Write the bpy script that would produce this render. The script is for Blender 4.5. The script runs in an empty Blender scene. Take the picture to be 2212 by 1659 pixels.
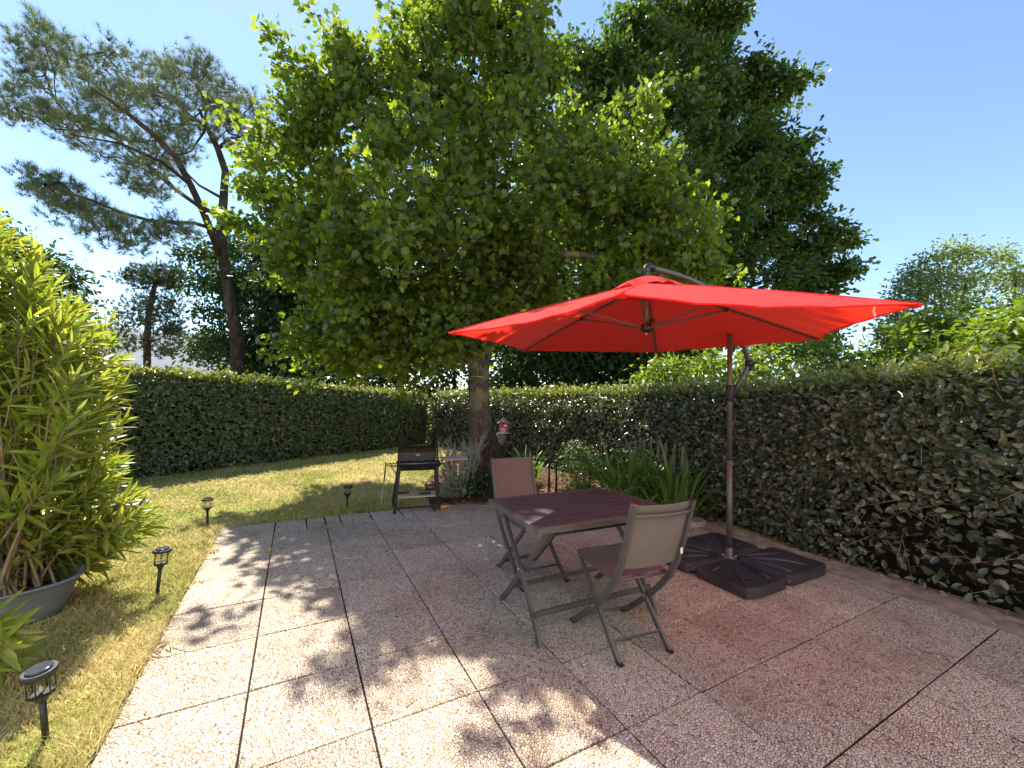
import bpy, math, random
import numpy as np
from mathutils import Vector, Matrix

# ------------------------------------------------------------------ camera, sky, sun, exposure
SC = bpy.context.scene
COL = SC.collection
CAM_POS = np.array([0.657, -3.376, 1.456])
YAW, PITCH, ROLL = math.radians(28.02), math.radians(1.89), math.radians(1.14)
FOCAL = 1012.4 / 2560.0
_fw = np.array([math.sin(YAW) * math.cos(PITCH), math.cos(YAW) * math.cos(PITCH), math.sin(PITCH)])
_r = np.array([math.cos(YAW), -math.sin(YAW), 0.0])
_u = np.cross(_r, _fw)
_R = _r * math.cos(ROLL) + _u * math.sin(ROLL)
_U = -_r * math.sin(ROLL) + _u * math.cos(ROLL)
cam_data = bpy.data.cameras.new('camera')
cam_data.sensor_fit = 'HORIZONTAL'
cam_data.sensor_width = 36.0
cam_data.lens = 36.0 * FOCAL
cam_data.clip_start = 0.05
cam_data.clip_end = 2000.0
cam = bpy.data.objects.new('camera', cam_data)
COL.objects.link(cam)
cam.matrix_world = Matrix(((_R[0], _U[0], -_fw[0], CAM_POS[0]), (_R[1], _U[1], -_fw[1], CAM_POS[1]),
                           (_R[2], _U[2], -_fw[2], CAM_POS[2]), (0, 0, 0, 1)))
SC.camera = cam

SUN_DIR = Vector((-0.115, 0.715, 1.0)).normalized()      # towards the sun
SUN_EL = math.asin(SUN_DIR.z)
SUN_AZ = math.atan2(SUN_DIR.x, SUN_DIR.y)
W = bpy.data.worlds.new('World')
SC.world = W
W.use_nodes = True
wn = W.node_tree
wn.nodes.clear()
sky = wn.nodes.new('ShaderNodeTexSky')
sky.sky_type = 'NISHITA'
sky.sun_disc = False
sky.sun_elevation = SUN_EL
sky.sun_rotation = SUN_AZ
sky.altitude = 20
sky.air_density = 1.0
sky.dust_density = 0.08
sky.ozone_density = 2.2
bg = wn.nodes.new('ShaderNodeBackground')
bg.inputs['Strength'].default_value = 0.066
wo = wn.nodes.new('ShaderNodeOutputWorld')
wn.links.new(sky.outputs[0], bg.inputs[0])
wn.links.new(bg.outputs[0], wo.inputs[0])
sun_data = bpy.data.lights.new('sun', 'SUN')
sun_data.energy = 2.75
sun_data.angle = math.radians(0.53)
sun_data.color = (1.0, 0.92, 0.79)
sun = bpy.data.objects.new('sun', sun_data)
COL.objects.link(sun)
sun.rotation_euler = SUN_DIR.to_track_quat('Z', 'Y').to_euler()
SC.view_settings.view_transform = 'Standard'
SC.view_settings.look = 'None'
SC.view_settings.exposure = 2.08
SC.view_settings.gamma = 1.0
SC.view_settings.use_curve_mapping = False
SC.render.engine = 'CYCLES'
SC.cycles.use_denoising = True
SC.cycles.max_bounces = 8
SC.cycles.diffuse_bounces = 4
SC.cycles.glossy_bounces = 2
SC.cycles.transmission_bounces = 6
SC.cycles.transparent_max_bounces = 8
SC.cycles.caustics_reflective = False
SC.cycles.caustics_refractive = False
SC.cycles.sample_clamp_indirect = 6.0

rng = np.random.default_rng(11)
random.seed(5)


def at(x, y, depth):
    """A point of the place, from the survey of the photograph: column, row, metres in front of the camera."""
    x = np.asarray(x, float); y = np.asarray(y, float); depth = np.asarray(depth, float)
    k = 2212.0 * FOCAL
    d = _fw[None] + ((x.reshape(-1, 1) - 1106.0) / k) * _R[None] + ((829.5 - y.reshape(-1, 1)) / k) * _U[None]
    return CAM_POS[None] + d * depth.reshape(-1, 1)


def at1(x, y, depth):
    return at([x], [y], [depth])[0]


# ------------------------------------------------------------------ object helpers
def link(name, data, parent=None):
    o = bpy.data.objects.new(name, data)
    COL.objects.link(o)
    if parent is not None:
        o.parent = parent
    return o


def tag(o, label=None, cat=None, group=None, kind=None):
    if label: o['label'] = label
    if cat: o['category'] = cat
    if group: o['group'] = group
    if kind: o['kind'] = kind
    return o


def empty(name, loc=(0, 0, 0), rz=0.0, label=None, cat=None, group=None):
    o = link(name, None)
    o.empty_display_size = 0.1
    o.location = loc
    o.rotation_euler = (0, 0, rz)
    return tag(o, label, cat, group)


class MB:
    """collects simple solids into one mesh"""
    def __init__(self):
        self.v, self.f, self.s = [], [], []

    def add(self, verts, faces, smooth=False):
        b = len(self.v)
        self.v.extend([tuple(float(c) for c in p) for p in verts])
        self.f.extend([tuple(i + b for i in fc) for fc in faces])
        self.s.extend([smooth] * len(faces))
        return self

    def box(self, lo, hi, ch=0.0):
        (x0, y0, z0), (x1, y1, z1) = lo, hi
        if ch <= 0:
            return self.add([(x0, y0, z0), (x1, y0, z0), (x1, y1, z0), (x0, y1, z0), (x0, y0, z1), (x1, y0, z1), (x1, y1, z1), (x0, y1, z1)],
                            [(0, 3, 2, 1), (4, 5, 6, 7), (0, 1, 5, 4), (1, 2, 6, 5), (2, 3, 7, 6), (3, 0, 4, 7)])
        c = ch
        v = [(x0, y0, z0), (x1, y0, z0), (x1, y1, z0), (x0, y1, z0),
             (x0, y0, z1 - c), (x1, y0, z1 - c), (x1, y1, z1 - c), (x0, y1, z1 - c),
             (x0 + c, y0 + c, z1), (x1 - c, y0 + c, z1), (x1 - c, y1 - c, z1), (x0 + c, y1 - c, z1)]
        return self.add(v, [(0, 3, 2, 1), (0, 1, 5, 4), (1, 2, 6, 5), (2, 3, 7, 6), (3, 0, 4, 7),
                            (4, 5, 9, 8), (5, 6, 10, 9), (6, 7, 11, 10), (7, 4, 8, 11), (8, 9, 10, 11)])

    def bar(self, p0, p1, w, h, side=(1, 0, 0), ch=0.15):
        """a bar of rounded rectangular section w (along side) x h between two points"""
        p0, p1 = Vector(p0), Vector(p1)
        d = (p1 - p0).normalized()
        s = Vector(side)
        s = (s - d * s.dot(d)).normalized()
        n = d.cross(s)
        c = min(w, h) * ch
        sec = [(-w / 2 + c, -h / 2), (w / 2 - c, -h / 2), (w / 2, -h / 2 + c), (w / 2, h / 2 - c), (w / 2 - c, h / 2), (-w / 2 + c, h / 2), (-w / 2, h / 2 - c), (-w / 2, -h / 2 + c)]
        v = [p + s * a + n * b for p in (p0, p1) for a, b in sec]
        f = [(i, (i + 1) % 8, 8 + (i + 1) % 8, 8 + i) for i in range(8)] + [tuple(range(7, -1, -1)), tuple(range(8, 16))]
        return self.add(v, f)

    def ribbon(self, pts, w, h, side=(1, 0, 0)):
        """a flat bar that follows a curve"""
        pts = [Vector(p) for p in pts]
        s = Vector(side)
        v = []
        for i, p in enumerate(pts):
            d = (pts[min(i + 1, len(pts) - 1)] - pts[max(i - 1, 0)]).normalized()
            ss = (s - d * s.dot(d)).normalized()
            n = d.cross(ss)
            v += [p - ss * w / 2 - n * h / 2, p + ss * w / 2 - n * h / 2, p + ss * w / 2 + n * h / 2, p - ss * w / 2 + n * h / 2]
        f = [(0, 3, 2, 1)]
        for i in range(len(pts) - 1):
            for k in range(4):
                f.append((4 * i + k, 4 * i + (k + 1) % 4, 4 * i + 4 + (k + 1) % 4, 4 * i + 4 + k))
        b = 4 * (len(pts) - 1)
        f.append((b, b + 1, b + 2, b + 3))
        return self.add(v, f)

    def tube(self, pts, rad, seg=8, caps=True):
        pts = [Vector(p) for p in pts]
        if not hasattr(rad, '__len__'):
            rad = [rad] * len(pts)
        v = []
        up = Vector((0.13, 0.97, 0.2))
        for i, p in enumerate(pts):
            d = pts[min(i + 1, len(pts) - 1)] - pts[max(i - 1, 0)]
            d = d.normalized() if d.length > 1e-9 else Vector((0, 0, 1))
            if abs(d.dot(up)) > 0.97:
                up = Vector((0.9, 0.1, 0.3)).normalized()
            a = up.cross(d).normalized()
            b = d.cross(a)
            v += [p + (a * math.cos(2 * math.pi * k / seg) + b * math.sin(2 * math.pi * k / seg)) * rad[i] for k in range(seg)]
        f = []
        for i in range(len(pts) - 1):
            for k in range(seg):
                f.append((i * seg + k, i * seg + (k + 1) % seg, (i + 1) * seg + (k + 1) % seg, (i + 1) * seg + k))
        n = len(f)
        self.add(v, f, True)
        if caps:
            m = (len(pts) - 1) * seg
            b = len(self.v) - len(v)
            self.f.append(tuple(b + k for k in range(seg - 1, -1, -1)))
            self.f.append(tuple(b + m + k for k in range(seg)))
            self.s += [False, False]
        return self

    def lathe(self, prof, seg=20, c=(0, 0, 0), smooth=True):
        v = []
        for r, z in prof:
            for k in range(seg):
                a = 2 * math.pi * k / seg
                v.append((c[0] + r * math.cos(a), c[1] + r * math.sin(a), c[2] + z))
        f = []
        for i in range(len(prof) - 1):
            for k in range(seg):
                f.append((i * seg + k, i * seg + (k + 1) % seg, (i + 1) * seg + (k + 1) % seg, (i + 1) * seg + k))
        self.add(v, f, smooth)
        b = len(self.v) - len(v)
        self.f.append(tuple(b + k for k in range(seg - 1, -1, -1)))
        self.f.append(tuple(b + (len(prof) - 1) * seg + k for k in range(seg)))
        self.s += [False, False]
        return self

    def prism(self, poly, z0, z1, ch=0.0):
        n = len(poly)
        v = [(x, y, z0) for x, y in poly]
        if ch > 0:
            cx = sum(p[0] for p in poly) / n; cy = sum(p[1] for p in poly) / n
            v += [(x, y, z1 - ch) for x, y in poly]
            ins = []
            for x, y in poly:
                L = math.hypot(cx - x, cy - y) or 1
                ins.append((x + (cx - x) / L * ch * 1.3, y + (cy - y) / L * ch * 1.3, z1))
            v += ins
            f = [tuple(range(n - 1, -1, -1))]
            for i in range(n):
                j = (i + 1) % n
                f += [(i, j, n + j, n + i), (n + i, n + j, 2 * n + j, 2 * n + i)]
            f.append(tuple(range(2 * n, 3 * n)))
        else:
            v += [(x, y, z1) for x, y in poly]
            f = [tuple(range(n - 1, -1, -1)), tuple(range(n, 2 * n))] + [(i, (i + 1) % n, n + (i + 1) % n, n + i) for i in range(n)]
        return self.add(v, f)

    def mesh(self, name, mat):
        me = bpy.data.meshes.new(name)
        me.from_pydata(self.v, [], self.f)
        me.polygons.foreach_set('use_smooth', self.s)
        if mat: me.materials.append(mat)
        me.update()
        return me

    def build(self, name, mat, parent=None, kind=None):
        o = link(name, self.mesh(name, mat), parent)
        if kind: o['kind'] = kind
        return o


def np_mesh(name, V, faces_flat, loop_tot, mat, rnd=None, smooth=False):
    """a big mesh from arrays; rnd: one random number per vertex"""
    me = bpy.data.meshes.new(name)
    nf = len(loop_tot)
    me.vertices.add(len(V)); me.loops.add(len(faces_flat)); me.polygons.add(nf)
    me.vertices.foreach_set('co', np.ascontiguousarray(V, dtype=np.float32).ravel())
    me.loops.foreach_set('vertex_index', np.ascontiguousarray(faces_flat, dtype=np.int32))
    st = np.zeros(nf, dtype=np.int32); st[1:] = np.cumsum(loop_tot)[:-1]
    me.polygons.foreach_set('loop_start', st)
    me.polygons.foreach_set('loop_total', np.ascontiguousarray(loop_tot, dtype=np.int32))
    if smooth: me.polygons.foreach_set('use_smooth', np.ones(nf, dtype=bool))
    if rnd is not None:
        a = me.attributes.new('rnd', 'FLOAT', 'POINT')
        a.data.foreach_set('value', np.ascontiguousarray(rnd, dtype=np.float32))
    me.materials.append(mat)
    me.update(calc_edges=True)
    return me


def frames(axis, normal):
    """(N,3,3) matrices whose columns are side, axis, normal"""
    a = axis / (np.linalg.norm(axis, axis=1, keepdims=True) + 1e-9)
    n = normal - a * (normal * a).sum(1, keepdims=True)
    ln = np.linalg.norm(n, axis=1, keepdims=True)
    alt = np.cross(a, np.array([[0.3, 0.5, 0.81]]))
    n = np.where(ln < 1e-3, alt, n)
    n /= np.linalg.norm(n, axis=1, keepdims=True) + 1e-9
    s = np.cross(a, n)
    return np.stack([s, a, n], axis=2)


def scatter_mesh(name, tmpl, pos, F, scale, mat, rnd=None):
    tv, tf = tmpl
    tv = np.asarray(tv, float)
    N, n = len(pos), len(tv)
    if rnd is None: rnd = rng.random(N)
    V = np.einsum('nij,kj->nki', F, tv) * np.asarray(scale).reshape(-1, 1, 1) + pos[:, None, :]
    flat = np.concatenate([np.asarray(f) for f in tf])
    tot = np.array([len(f) for f in tf])
    FF = (flat[None, :] + (np.arange(N) * n)[:, None]).ravel()
    return np_mesh(name, V.reshape(-1, 3), FF, np.tile(tot, N), mat, np.repeat(rnd, n))


def single_leaves(name, tmpl, pos, F, scale, mat, parent):
    """leaves that can be picked apart: one object each, sharing one mesh"""
    me = bpy.data.meshes.new(name)
    me.from_pydata([tuple(map(float, v)) for v in tmpl[0]], [], [tuple(f) for f in tmpl[1]])
    me.materials.append(mat)
    for p, f, s in zip(pos, F, scale):
        o = bpy.data.objects.new(name, me)
        COL.objects.link(o)
        o.parent = parent
        M = Matrix.Identity(4)
        for i in range(3):
            for j in range(3):
                M[i][j] = float(f[i, j] * s)
            M[i][3] = float(p[i])
        o.matrix_basis = M


def leaves(pos, axis, normal, scale, tmpl, mat, parent, n_single=0, name='leaves', single='leaf'):
    F = frames(axis, normal)
    scale = np.asarray(scale)
    if n_single:
        d = np.linalg.norm(pos + (parent.location if False else 0) - CAM_POS[None], axis=1)
        rel = pos - CAM_POS[None]
        dep = rel @ _fw
        u = (rel @ _R) / np.maximum(dep, 1e-3) * FOCAL; v = (rel @ _U) / np.maximum(dep, 1e-3) * FOCAL
        face = np.abs((F[:, :, 2] * rel).sum(1)) / d
        size = scale / d * (0.35 + face)
        size[(np.abs(u) > 0.49) | (np.abs(v) > 0.365) | (dep < 0.3)] = 0
        idx = np.argsort(-size)[:n_single]
        idx = idx[size[idx] > 0]
        single_leaves(single, tmpl, pos[idx], F[idx], scale[idx], mat, parent)
        keep = np.ones(len(pos), bool); keep[idx] = False
        pos, F, scale = pos[keep], F[keep], scale[keep]
    o = link(name, scatter_mesh(name, tmpl, pos, F, scale, mat), parent)
    o['kind'] = 'stuff'
    return o


# leaf shapes (side, axis, normal), unit length
OVAL = ([(0, 0, 0), (.2, .22, .05), (.27, .5, .07), (.17, .8, .03), (0, 1, -.04), (-.17, .8, .03), (-.27, .5, .07), (-.2, .22, .05)],
        [(0, 1, 2, 3, 4), (0, 4, 5, 6, 7)])
OVAL_LITE = ([(0, 0, 0), (.25, .4, .06), (.17, .78, .03), (0, 1, -.03), (-.17, .78, .03), (-.25, .4, .06)], [(0, 1, 2, 3), (0, 3, 4, 5)])
LANCE = ([(0, 0, 0), (.065, .2, .02), (.085, .5, .015), (.055, .8, -.02), (0, 1, -.06), (-.055, .8, -.02), (-.085, .5, .015), (-.065, .2, .02), (0, .5, -.012)],
         [(0, 1, 2, 8), (8, 2, 3, 4), (0, 8, 6, 7), (8, 4, 5, 6)])
_ml = [(0, 0), (.27, .0), (.5, .24), (.30, .36), (.40, .62), (.17, .66), (0, 1.0)]
MAPLE = ([(x, y, .10 * abs(x) - .06 * y * y) for x, y in _ml] + [(-x, y, .10 * abs(x) - .06 * y * y) for x, y in _ml[1:-1]][::-1], [])
_n = len(_ml)
MAPLE = (MAPLE[0], [tuple(range(0, _n)), tuple([0] + list(range(_n - 1, len(MAPLE[0]))))])
OAK = ([(0, 0, 0), (.2, .3, .05), (.12, .42, .03), (.3, .66, .06), (.16, .86, .02), (0, 1, -.03), (-.16, .86, .02), (-.3, .66, .06), (-.12, .42, .03), (-.2, .3, .05)],
       [(0, 1, 2, 3, 4, 5), (0, 5, 6, 7, 8, 9)])


# ------------------------------------------------------------------ materials
def mat_new(name):
    m = bpy.data.materials.new(name)
    m.use_nodes = True
    t = m.node_tree
    t.nodes.clear()
    out = t.nodes.new('ShaderNodeOutputMaterial')
    return m, t, out


def N(t, kind, **kw):
    n = t.nodes.new(kind)
    for k, v in kw.items():
        if k.startswith('i_'):
            n.inputs[k[2:].replace('_', ' ')].default_value = v
        elif isinstance(k, str):
            setattr(n, k, v)
    return n


def ramp(t, stops, fac=None, interp='LINEAR'):
    r = t.nodes.new('ShaderNodeValToRGB')
    r.color_ramp.interpolation = interp
    el = r.color_ramp.elements
    el[0].position, el[0].color = stops[0][0], (*stops[0][1], 1)
    el[1].position, el[1].color = stops[-1][0], (*stops[-1][1], 1)
    for p, c in stops[1:-1]:
        e = el.new(p); e.color = (*c, 1)
    if fac is not None: t.links.new(fac, r.inputs[0])
    return r


def simple(name, col, rough=0.5, metal=0.0, var=0.12, vscale=18.0, bump=0.0, bscale=200.0, spec=0.5, coat=0.0):
    """painted / plastic / cloth surface with uneven tone and roughness"""
    m, t, out = mat_new(name)
    p = N(t, 'ShaderNodeBsdfPrincipled')
    co = N(t, 'ShaderNodeTexCoord')
    no = N(t, 'ShaderNodeTexNoise'); no.inputs['Scale'].default_value = vscale; no.inputs['Detail'].default_value = 5
    t.links.new(co.outputs['Object'], no.inputs['Vector'])
    r = ramp(t, [(0.3, tuple(c * (1 - var) for c in col)), (0.7, tuple(min(1, c * (1 + var)) for c in col))], no.outputs['Fac'])
    t.links.new(r.outputs[0], p.inputs['Base Color'])
    rr = N(t, 'ShaderNodeMapRange'); rr.inputs['To Min'].default_value = rough * 0.8; rr.inputs['To Max'].default_value = min(1, rough * 1.25)
    t.links.new(no.outputs['Fac'], rr.inputs['Value']); t.links.new(rr.outputs[0], p.inputs['Roughness'])
    p.inputs['Metallic'].default_value = metal
    p.inputs['Specular IOR Level'].default_value = spec
    p.inputs['Coat Weight'].default_value = coat
    if bump > 0:
        n2 = N(t, 'ShaderNodeTexNoise'); n2.inputs['Scale'].default_value = bscale; n2.inputs['Detail'].default_value = 4
        t.links.new(co.outputs['Object'], n2.inputs['Vector'])
        b = N(t, 'ShaderNodeBump'); b.inputs['Strength'].default_value = bump; b.inputs['Distance'].default_value = 0.01
        t.links.new(n2.outputs['Fac'], b.inputs['Height']); t.links.new(b.outputs[0], p.inputs['Normal'])
    t.links.new(p.outputs[0], out.inputs[0])
    return m


def leaf_mat(name, cols, trans, tfac=0.45, rough=0.45, spec=0.5):
    """leaf: coloured by its own random number, some light passes through"""
    m, t, out = mat_new(name)
    at_ = N(t, 'ShaderNodeAttribute', attribute_name='rnd')
    oi = N(t, 'ShaderNodeObjectInfo')
    ad = N(t, 'ShaderNodeMath', operation='ADD')
    t.links.new(at_.outputs['Fac'], ad.inputs[0]); t.links.new(oi.outputs['Random'], ad.inputs[1])
    fr = N(t, 'ShaderNodeMath', operation='FRACT'); t.links.new(ad.outputs[0], fr.inputs[0])
    k = len(cols) - 1
    r = ramp(t, [(i / k, c) for i, c in enumerate(cols)], fr.outputs[0])
    p = N(t, 'ShaderNodeBsdfPrincipled')
    p.inputs['Roughness'].default_value = rough
    p.inputs['Specular IOR Level'].default_value = spec
    t.links.new(r.outputs[0], p.inputs['Base Color'])
    tr = N(t, 'ShaderNodeBsdfTranslucent')
    mx = N(t, 'ShaderNodeMix', data_type='RGBA', blend_type='MULTIPLY'); mx.inputs[0].default_value = 1.0
    t.links.new(r.outputs[0], mx.inputs[6]); mx.inputs[7].default_value = (*trans, 1)
    t.links.new(mx.outputs[2], tr.inputs['Color'])
    s = N(t, 'ShaderNodeMixShader'); s.inputs[0].default_value = tfac
    t.links.new(p.outputs[0], s.inputs[1]); t.links.new(tr.outputs[0], s.inputs[2])
    t.links.new(s.outputs[0], out.inputs[0])
    return m


def bark_mat(name, c0, c1, c2, scale=9.0, moss=None):
    m, t, out = mat_new(name)
    p = N(t, 'ShaderNodeBsdfPrincipled'); p.inputs['Roughness'].default_value = 0.9; p.inputs['Specular IOR Level'].default_value = 0.15
    co = N(t, 'ShaderNodeTexCoord')
    mp = N(t, 'ShaderNodeMapping'); mp.inputs['Scale'].default_value = (1, 1, 0.28)
    t.links.new(co.outputs['Object'], mp.inputs[0])
    no = N(t, 'ShaderNodeTexNoise'); no.inputs['Scale'].default_value = scale * 4; no.inputs['Detail'].default_value = 8; no.inputs['Roughness'].default_value = 0.65
    t.links.new(mp.outputs[0], no.inputs['Vector'])
    r = ramp(t, [(0.32, c0), (0.5, c1), (0.68, c2)], no.outputs['Fac'])
    n3 = N(t, 'ShaderNodeTexNoise'); n3.inputs['Scale'].default_value = 3.5; n3.inputs['Detail'].default_value = 6
    t.links.new(co.outputs['Object'], n3.inputs['Vector'])
    r3 = ramp(t, [(0.5, (0, 0, 0)), (0.62, (1, 1, 1))], n3.outputs['Fac'])
    mx = N(t, 'ShaderNodeMix', data_type='RGBA'); mx.inputs[7].default_value = (*(moss or c2), 1)
    t.links.new(r3.outputs[0], mx.inputs[0]); t.links.new(r.outputs[0], mx.inputs[6])
    t.links.new(mx.outputs[2], p.inputs['Base Color'])
    b = N(t, 'ShaderNodeBump'); b.inputs['Strength'].default_value = 0.9; b.inputs['Distance'].default_value = 0.03
    t.links.new(no.outputs['Fac'], b.inputs['Height']); t.links.new(b.outputs[0], p.inputs['Normal'])
    t.links.new(p.outputs[0], out.inputs[0])
    return m


def slab_mat():
    """washed-pebble concrete: flat oval pebbles in a dark cement bed"""
    m, t, out = mat_new('washed_pebble_concrete')
    p = N(t, 'ShaderNodeBsdfPrincipled')
    geo = N(t, 'ShaderNodeNewGeometry')
    oi = N(t, 'ShaderNodeObjectInfo')
    # each slab was cast on its own: shift and turn the pebble field
    rot = N(t, 'ShaderNodeVectorRotate', rotation_type='Z_AXIS')
    ml = N(t, 'ShaderNodeMath', operation='MULTIPLY'); ml.inputs[1].default_value = 6.283
    t.links.new(oi.outputs['Random'], ml.inputs[0]); t.links.new(ml.outputs[0], rot.inputs['Angle'])
    t.links.new(geo.outputs['Position'], rot.inputs['Vector'])
    wob = N(t, 'ShaderNodeTexNoise'); wob.inputs['Scale'].default_value = 28; wob.inputs['Detail'].default_value = 1
    t.links.new(rot.outputs[0], wob.inputs['Vector'])
    va = N(t, 'ShaderNodeVectorMath', operation='MULTIPLY_ADD'); va.inputs[1].default_value = (.022, .022, 0)
    t.links.new(wob.outputs['Color'], va.inputs[0]); t.links.new(rot.outputs[0], va.inputs[2])
    mp = N(t, 'ShaderNodeMapping'); mp.inputs['Scale'].default_value = (1.0, 1.45, 0.0)
    t.links.new(va.outputs[0], mp.inputs[0])
    v1 = N(t, 'ShaderNodeTexVoronoi', feature='F1', voronoi_dimensions='2D'); v1.inputs['Scale'].default_value = 60; v1.inputs['Randomness'].default_value = 0.95
    v2 = N(t, 'ShaderNodeTexVoronoi', feature='DISTANCE_TO_EDGE', voronoi_dimensions='2D'); v2.inputs['Scale'].default_value = 60; v2.inputs['Randomness'].default_value = 0.95
    t.links.new(mp.outputs[0], v1.inputs['Vector']); t.links.new(mp.outputs[0], v2.inputs['Vector'])
    sep = N(t, 'ShaderNodeSeparateColor'); t.links.new(v1.outputs['Color'], sep.inputs[0])
    peb = ramp(t, [(0.0, (.40, .30, .22)), (.18, (.56, .45, .34)), (.4, (.66, .56, .43)), (.62, (.74, .65, .51)), (.82, (.66, .54, .44)), (.93, (.84, .78, .68)), (1.0, (.38, .31, .27))], sep.outputs[0])
    edge = ramp(t, [(0.02, (0, 0, 0)), (0.13, (1, 1, 1))], v2.outputs['Distance'])
    rnd_ = ramp(t, [(0.50, (1, 1, 1)), (0.85, (0, 0, 0))], v1.outputs['Distance'])
    both = N(t, 'ShaderNodeMath', operation='MINIMUM')
    t.links.new(edge.outputs[0], both.inputs[0]); t.links.new(rnd_.outputs[0], both.inputs[1])
    big = N(t, 'ShaderNodeTexNoise'); big.inputs['Scale'].default_value = 2.4; big.inputs['Detail'].default_value = 6
    t.links.new(geo.outputs['Position'], big.inputs['Vector'])
    dirt = ramp(t, [(0.28, (.76, .71, .68)), (0.42, (.92, .89, .87)), (0.58, (1, 1, 1)), (.78, (1.0, .975, .92))], big.outputs['Fac'])
    mx = N(t, 'ShaderNodeMix', data_type='RGBA'); mx.inputs[6].default_value = (.15, .112, .088, 1)
    t.links.new(both.outputs[0], mx.inputs[0]); t.links.new(peb.outputs[0], mx.inputs[7])
    m2 = N(t, 'ShaderNodeMix', data_type='RGBA', blend_type='MULTIPLY'); m2.inputs[0].default_value = 1
    t.links.new(mx.outputs[2], m2.inputs[6]); t.links.new(dirt.outputs[0], m2.inputs[7])
    hs = N(t, 'ShaderNodeHueSaturation')
    vr = N(t, 'ShaderNodeMapRange'); vr.inputs['To Min'].default_value = 0.80; vr.inputs['To Max'].default_value = 1.08
    t.links.new(oi.outputs['Random'], vr.inputs['Value']); t.links.new(vr.outputs[0], hs.inputs['Value'])
    t.links.new(m2.outputs[2], hs.inputs['Color'])
    t.links.new(hs.outputs[0], p.inputs['Base Color'])
    p.inputs['Roughness'].default_value = 0.75
    p.inputs['Specular IOR Level'].default_value = 0.3
    hgt = ramp(t, [(0.0, (0, 0, 0)), (.12, (.6, .6, .6)), (.4, (1, 1, 1))], v2.outputs['Distance'])
    b = N(t, 'ShaderNodeBump'); b.inputs['Strength'].default_value = 0.7; b.inputs['Distance'].default_value = 0.006
    t.links.new(hgt.outputs[0], b.inputs['Height']); t.links.new(b.outputs[0], p.inputs['Normal'])
    t.links.new(p.outputs[0], out.inputs[0])
    return m


def lawn_col(t):
    """straw-dry and green patches, by place"""
    geo = N(t, 'ShaderNodeNewGeometry')
    n1 = N(t, 'ShaderNodeTexNoise'); n1.inputs['Scale'].default_value = 0.8; n1.inputs['Detail'].default_value = 5; n1.inputs['Roughness'].default_value = 0.6
    t.links.new(geo.outputs['Position'], n1.inputs['Vector'])
    at_ = N(t, 'ShaderNodeAttribute', attribute_name='rnd')
    ad = N(t, 'ShaderNodeMath', operation='MULTIPLY_ADD'); ad.inputs[1].default_value = 0.34
    t.links.new(at_.outputs['Fac'], ad.inputs[0]); t.links.new(n1.outputs['Fac'], ad.inputs[2])
    return ramp(t, [(0.38, (.25, .33, .07)), (.52, (.40, .43, .12)), (.65, (.60, .53, .22)), (.84, (.76, .63, .36))], ad.outputs[0])


def grass_mat():
    m, t, out = mat_new('grass_blades')
    c = lawn_col(t)
    p = N(t, 'ShaderNodeBsdfPrincipled'); p.inputs['Roughness'].default_value = 0.6; p.inputs['Specular IOR Level'].default_value = 0.3
    t.links.new(c.outputs[0], p.inputs['Base Color'])
    tr = N(t, 'ShaderNodeBsdfTranslucent'); t.links.new(c.outputs[0], tr.inputs[0])
    s = N(t, 'ShaderNodeMixShader'); s.inputs[0].default_value = 0.45
    t.links.new(p.outputs[0], s.inputs[1]); t.links.new(tr.outputs[0], s.inputs[2]); t.links.new(s.outputs[0], out.inputs[0])
    return m


def ground_mat():
    m, t, out = mat_new('turf_soil')
    c = lawn_col(t)
    geo = N(t, 'ShaderNodeNewGeometry')
    n = N(t, 'ShaderNodeTexNoise'); n.inputs['Scale'].default_value = 60; n.inputs['Detail'].default_value = 6
    t.links.new(geo.outputs['Position'], n.inputs['Vector'])
    mx = N(t, 'ShaderNodeMix', data_type='RGBA', blend_type='MULTIPLY'); mx.inputs[0].default_value = 1
    r = ramp(t, [(.3, (.45, .42, .4)), (.7, (1, .95, .9))], n.outputs['Fac'])
    t.links.new(c.outputs[0], mx.inputs[6]); t.links.new(r.outputs[0], mx.inputs[7])
    p = N(t, 'ShaderNodeBsdfPrincipled'); p.inputs['Roughness'].default_value = 0.95; p.inputs['Specular IOR Level'].default_value = 0.1
    t.links.new(mx.outputs[2], p.inputs['Base Color'])
    b = N(t, 'ShaderNodeBump'); b.inputs['Strength'].default_value = 0.8; b.inputs['Distance'].default_value = 0.03
    t.links.new(n.outputs['Fac'], b.inputs['Height']); t.links.new(b.outputs[0], p.inputs['Normal'])
    t.links.new(p.outputs[0], out.inputs[0])
    return m


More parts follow.
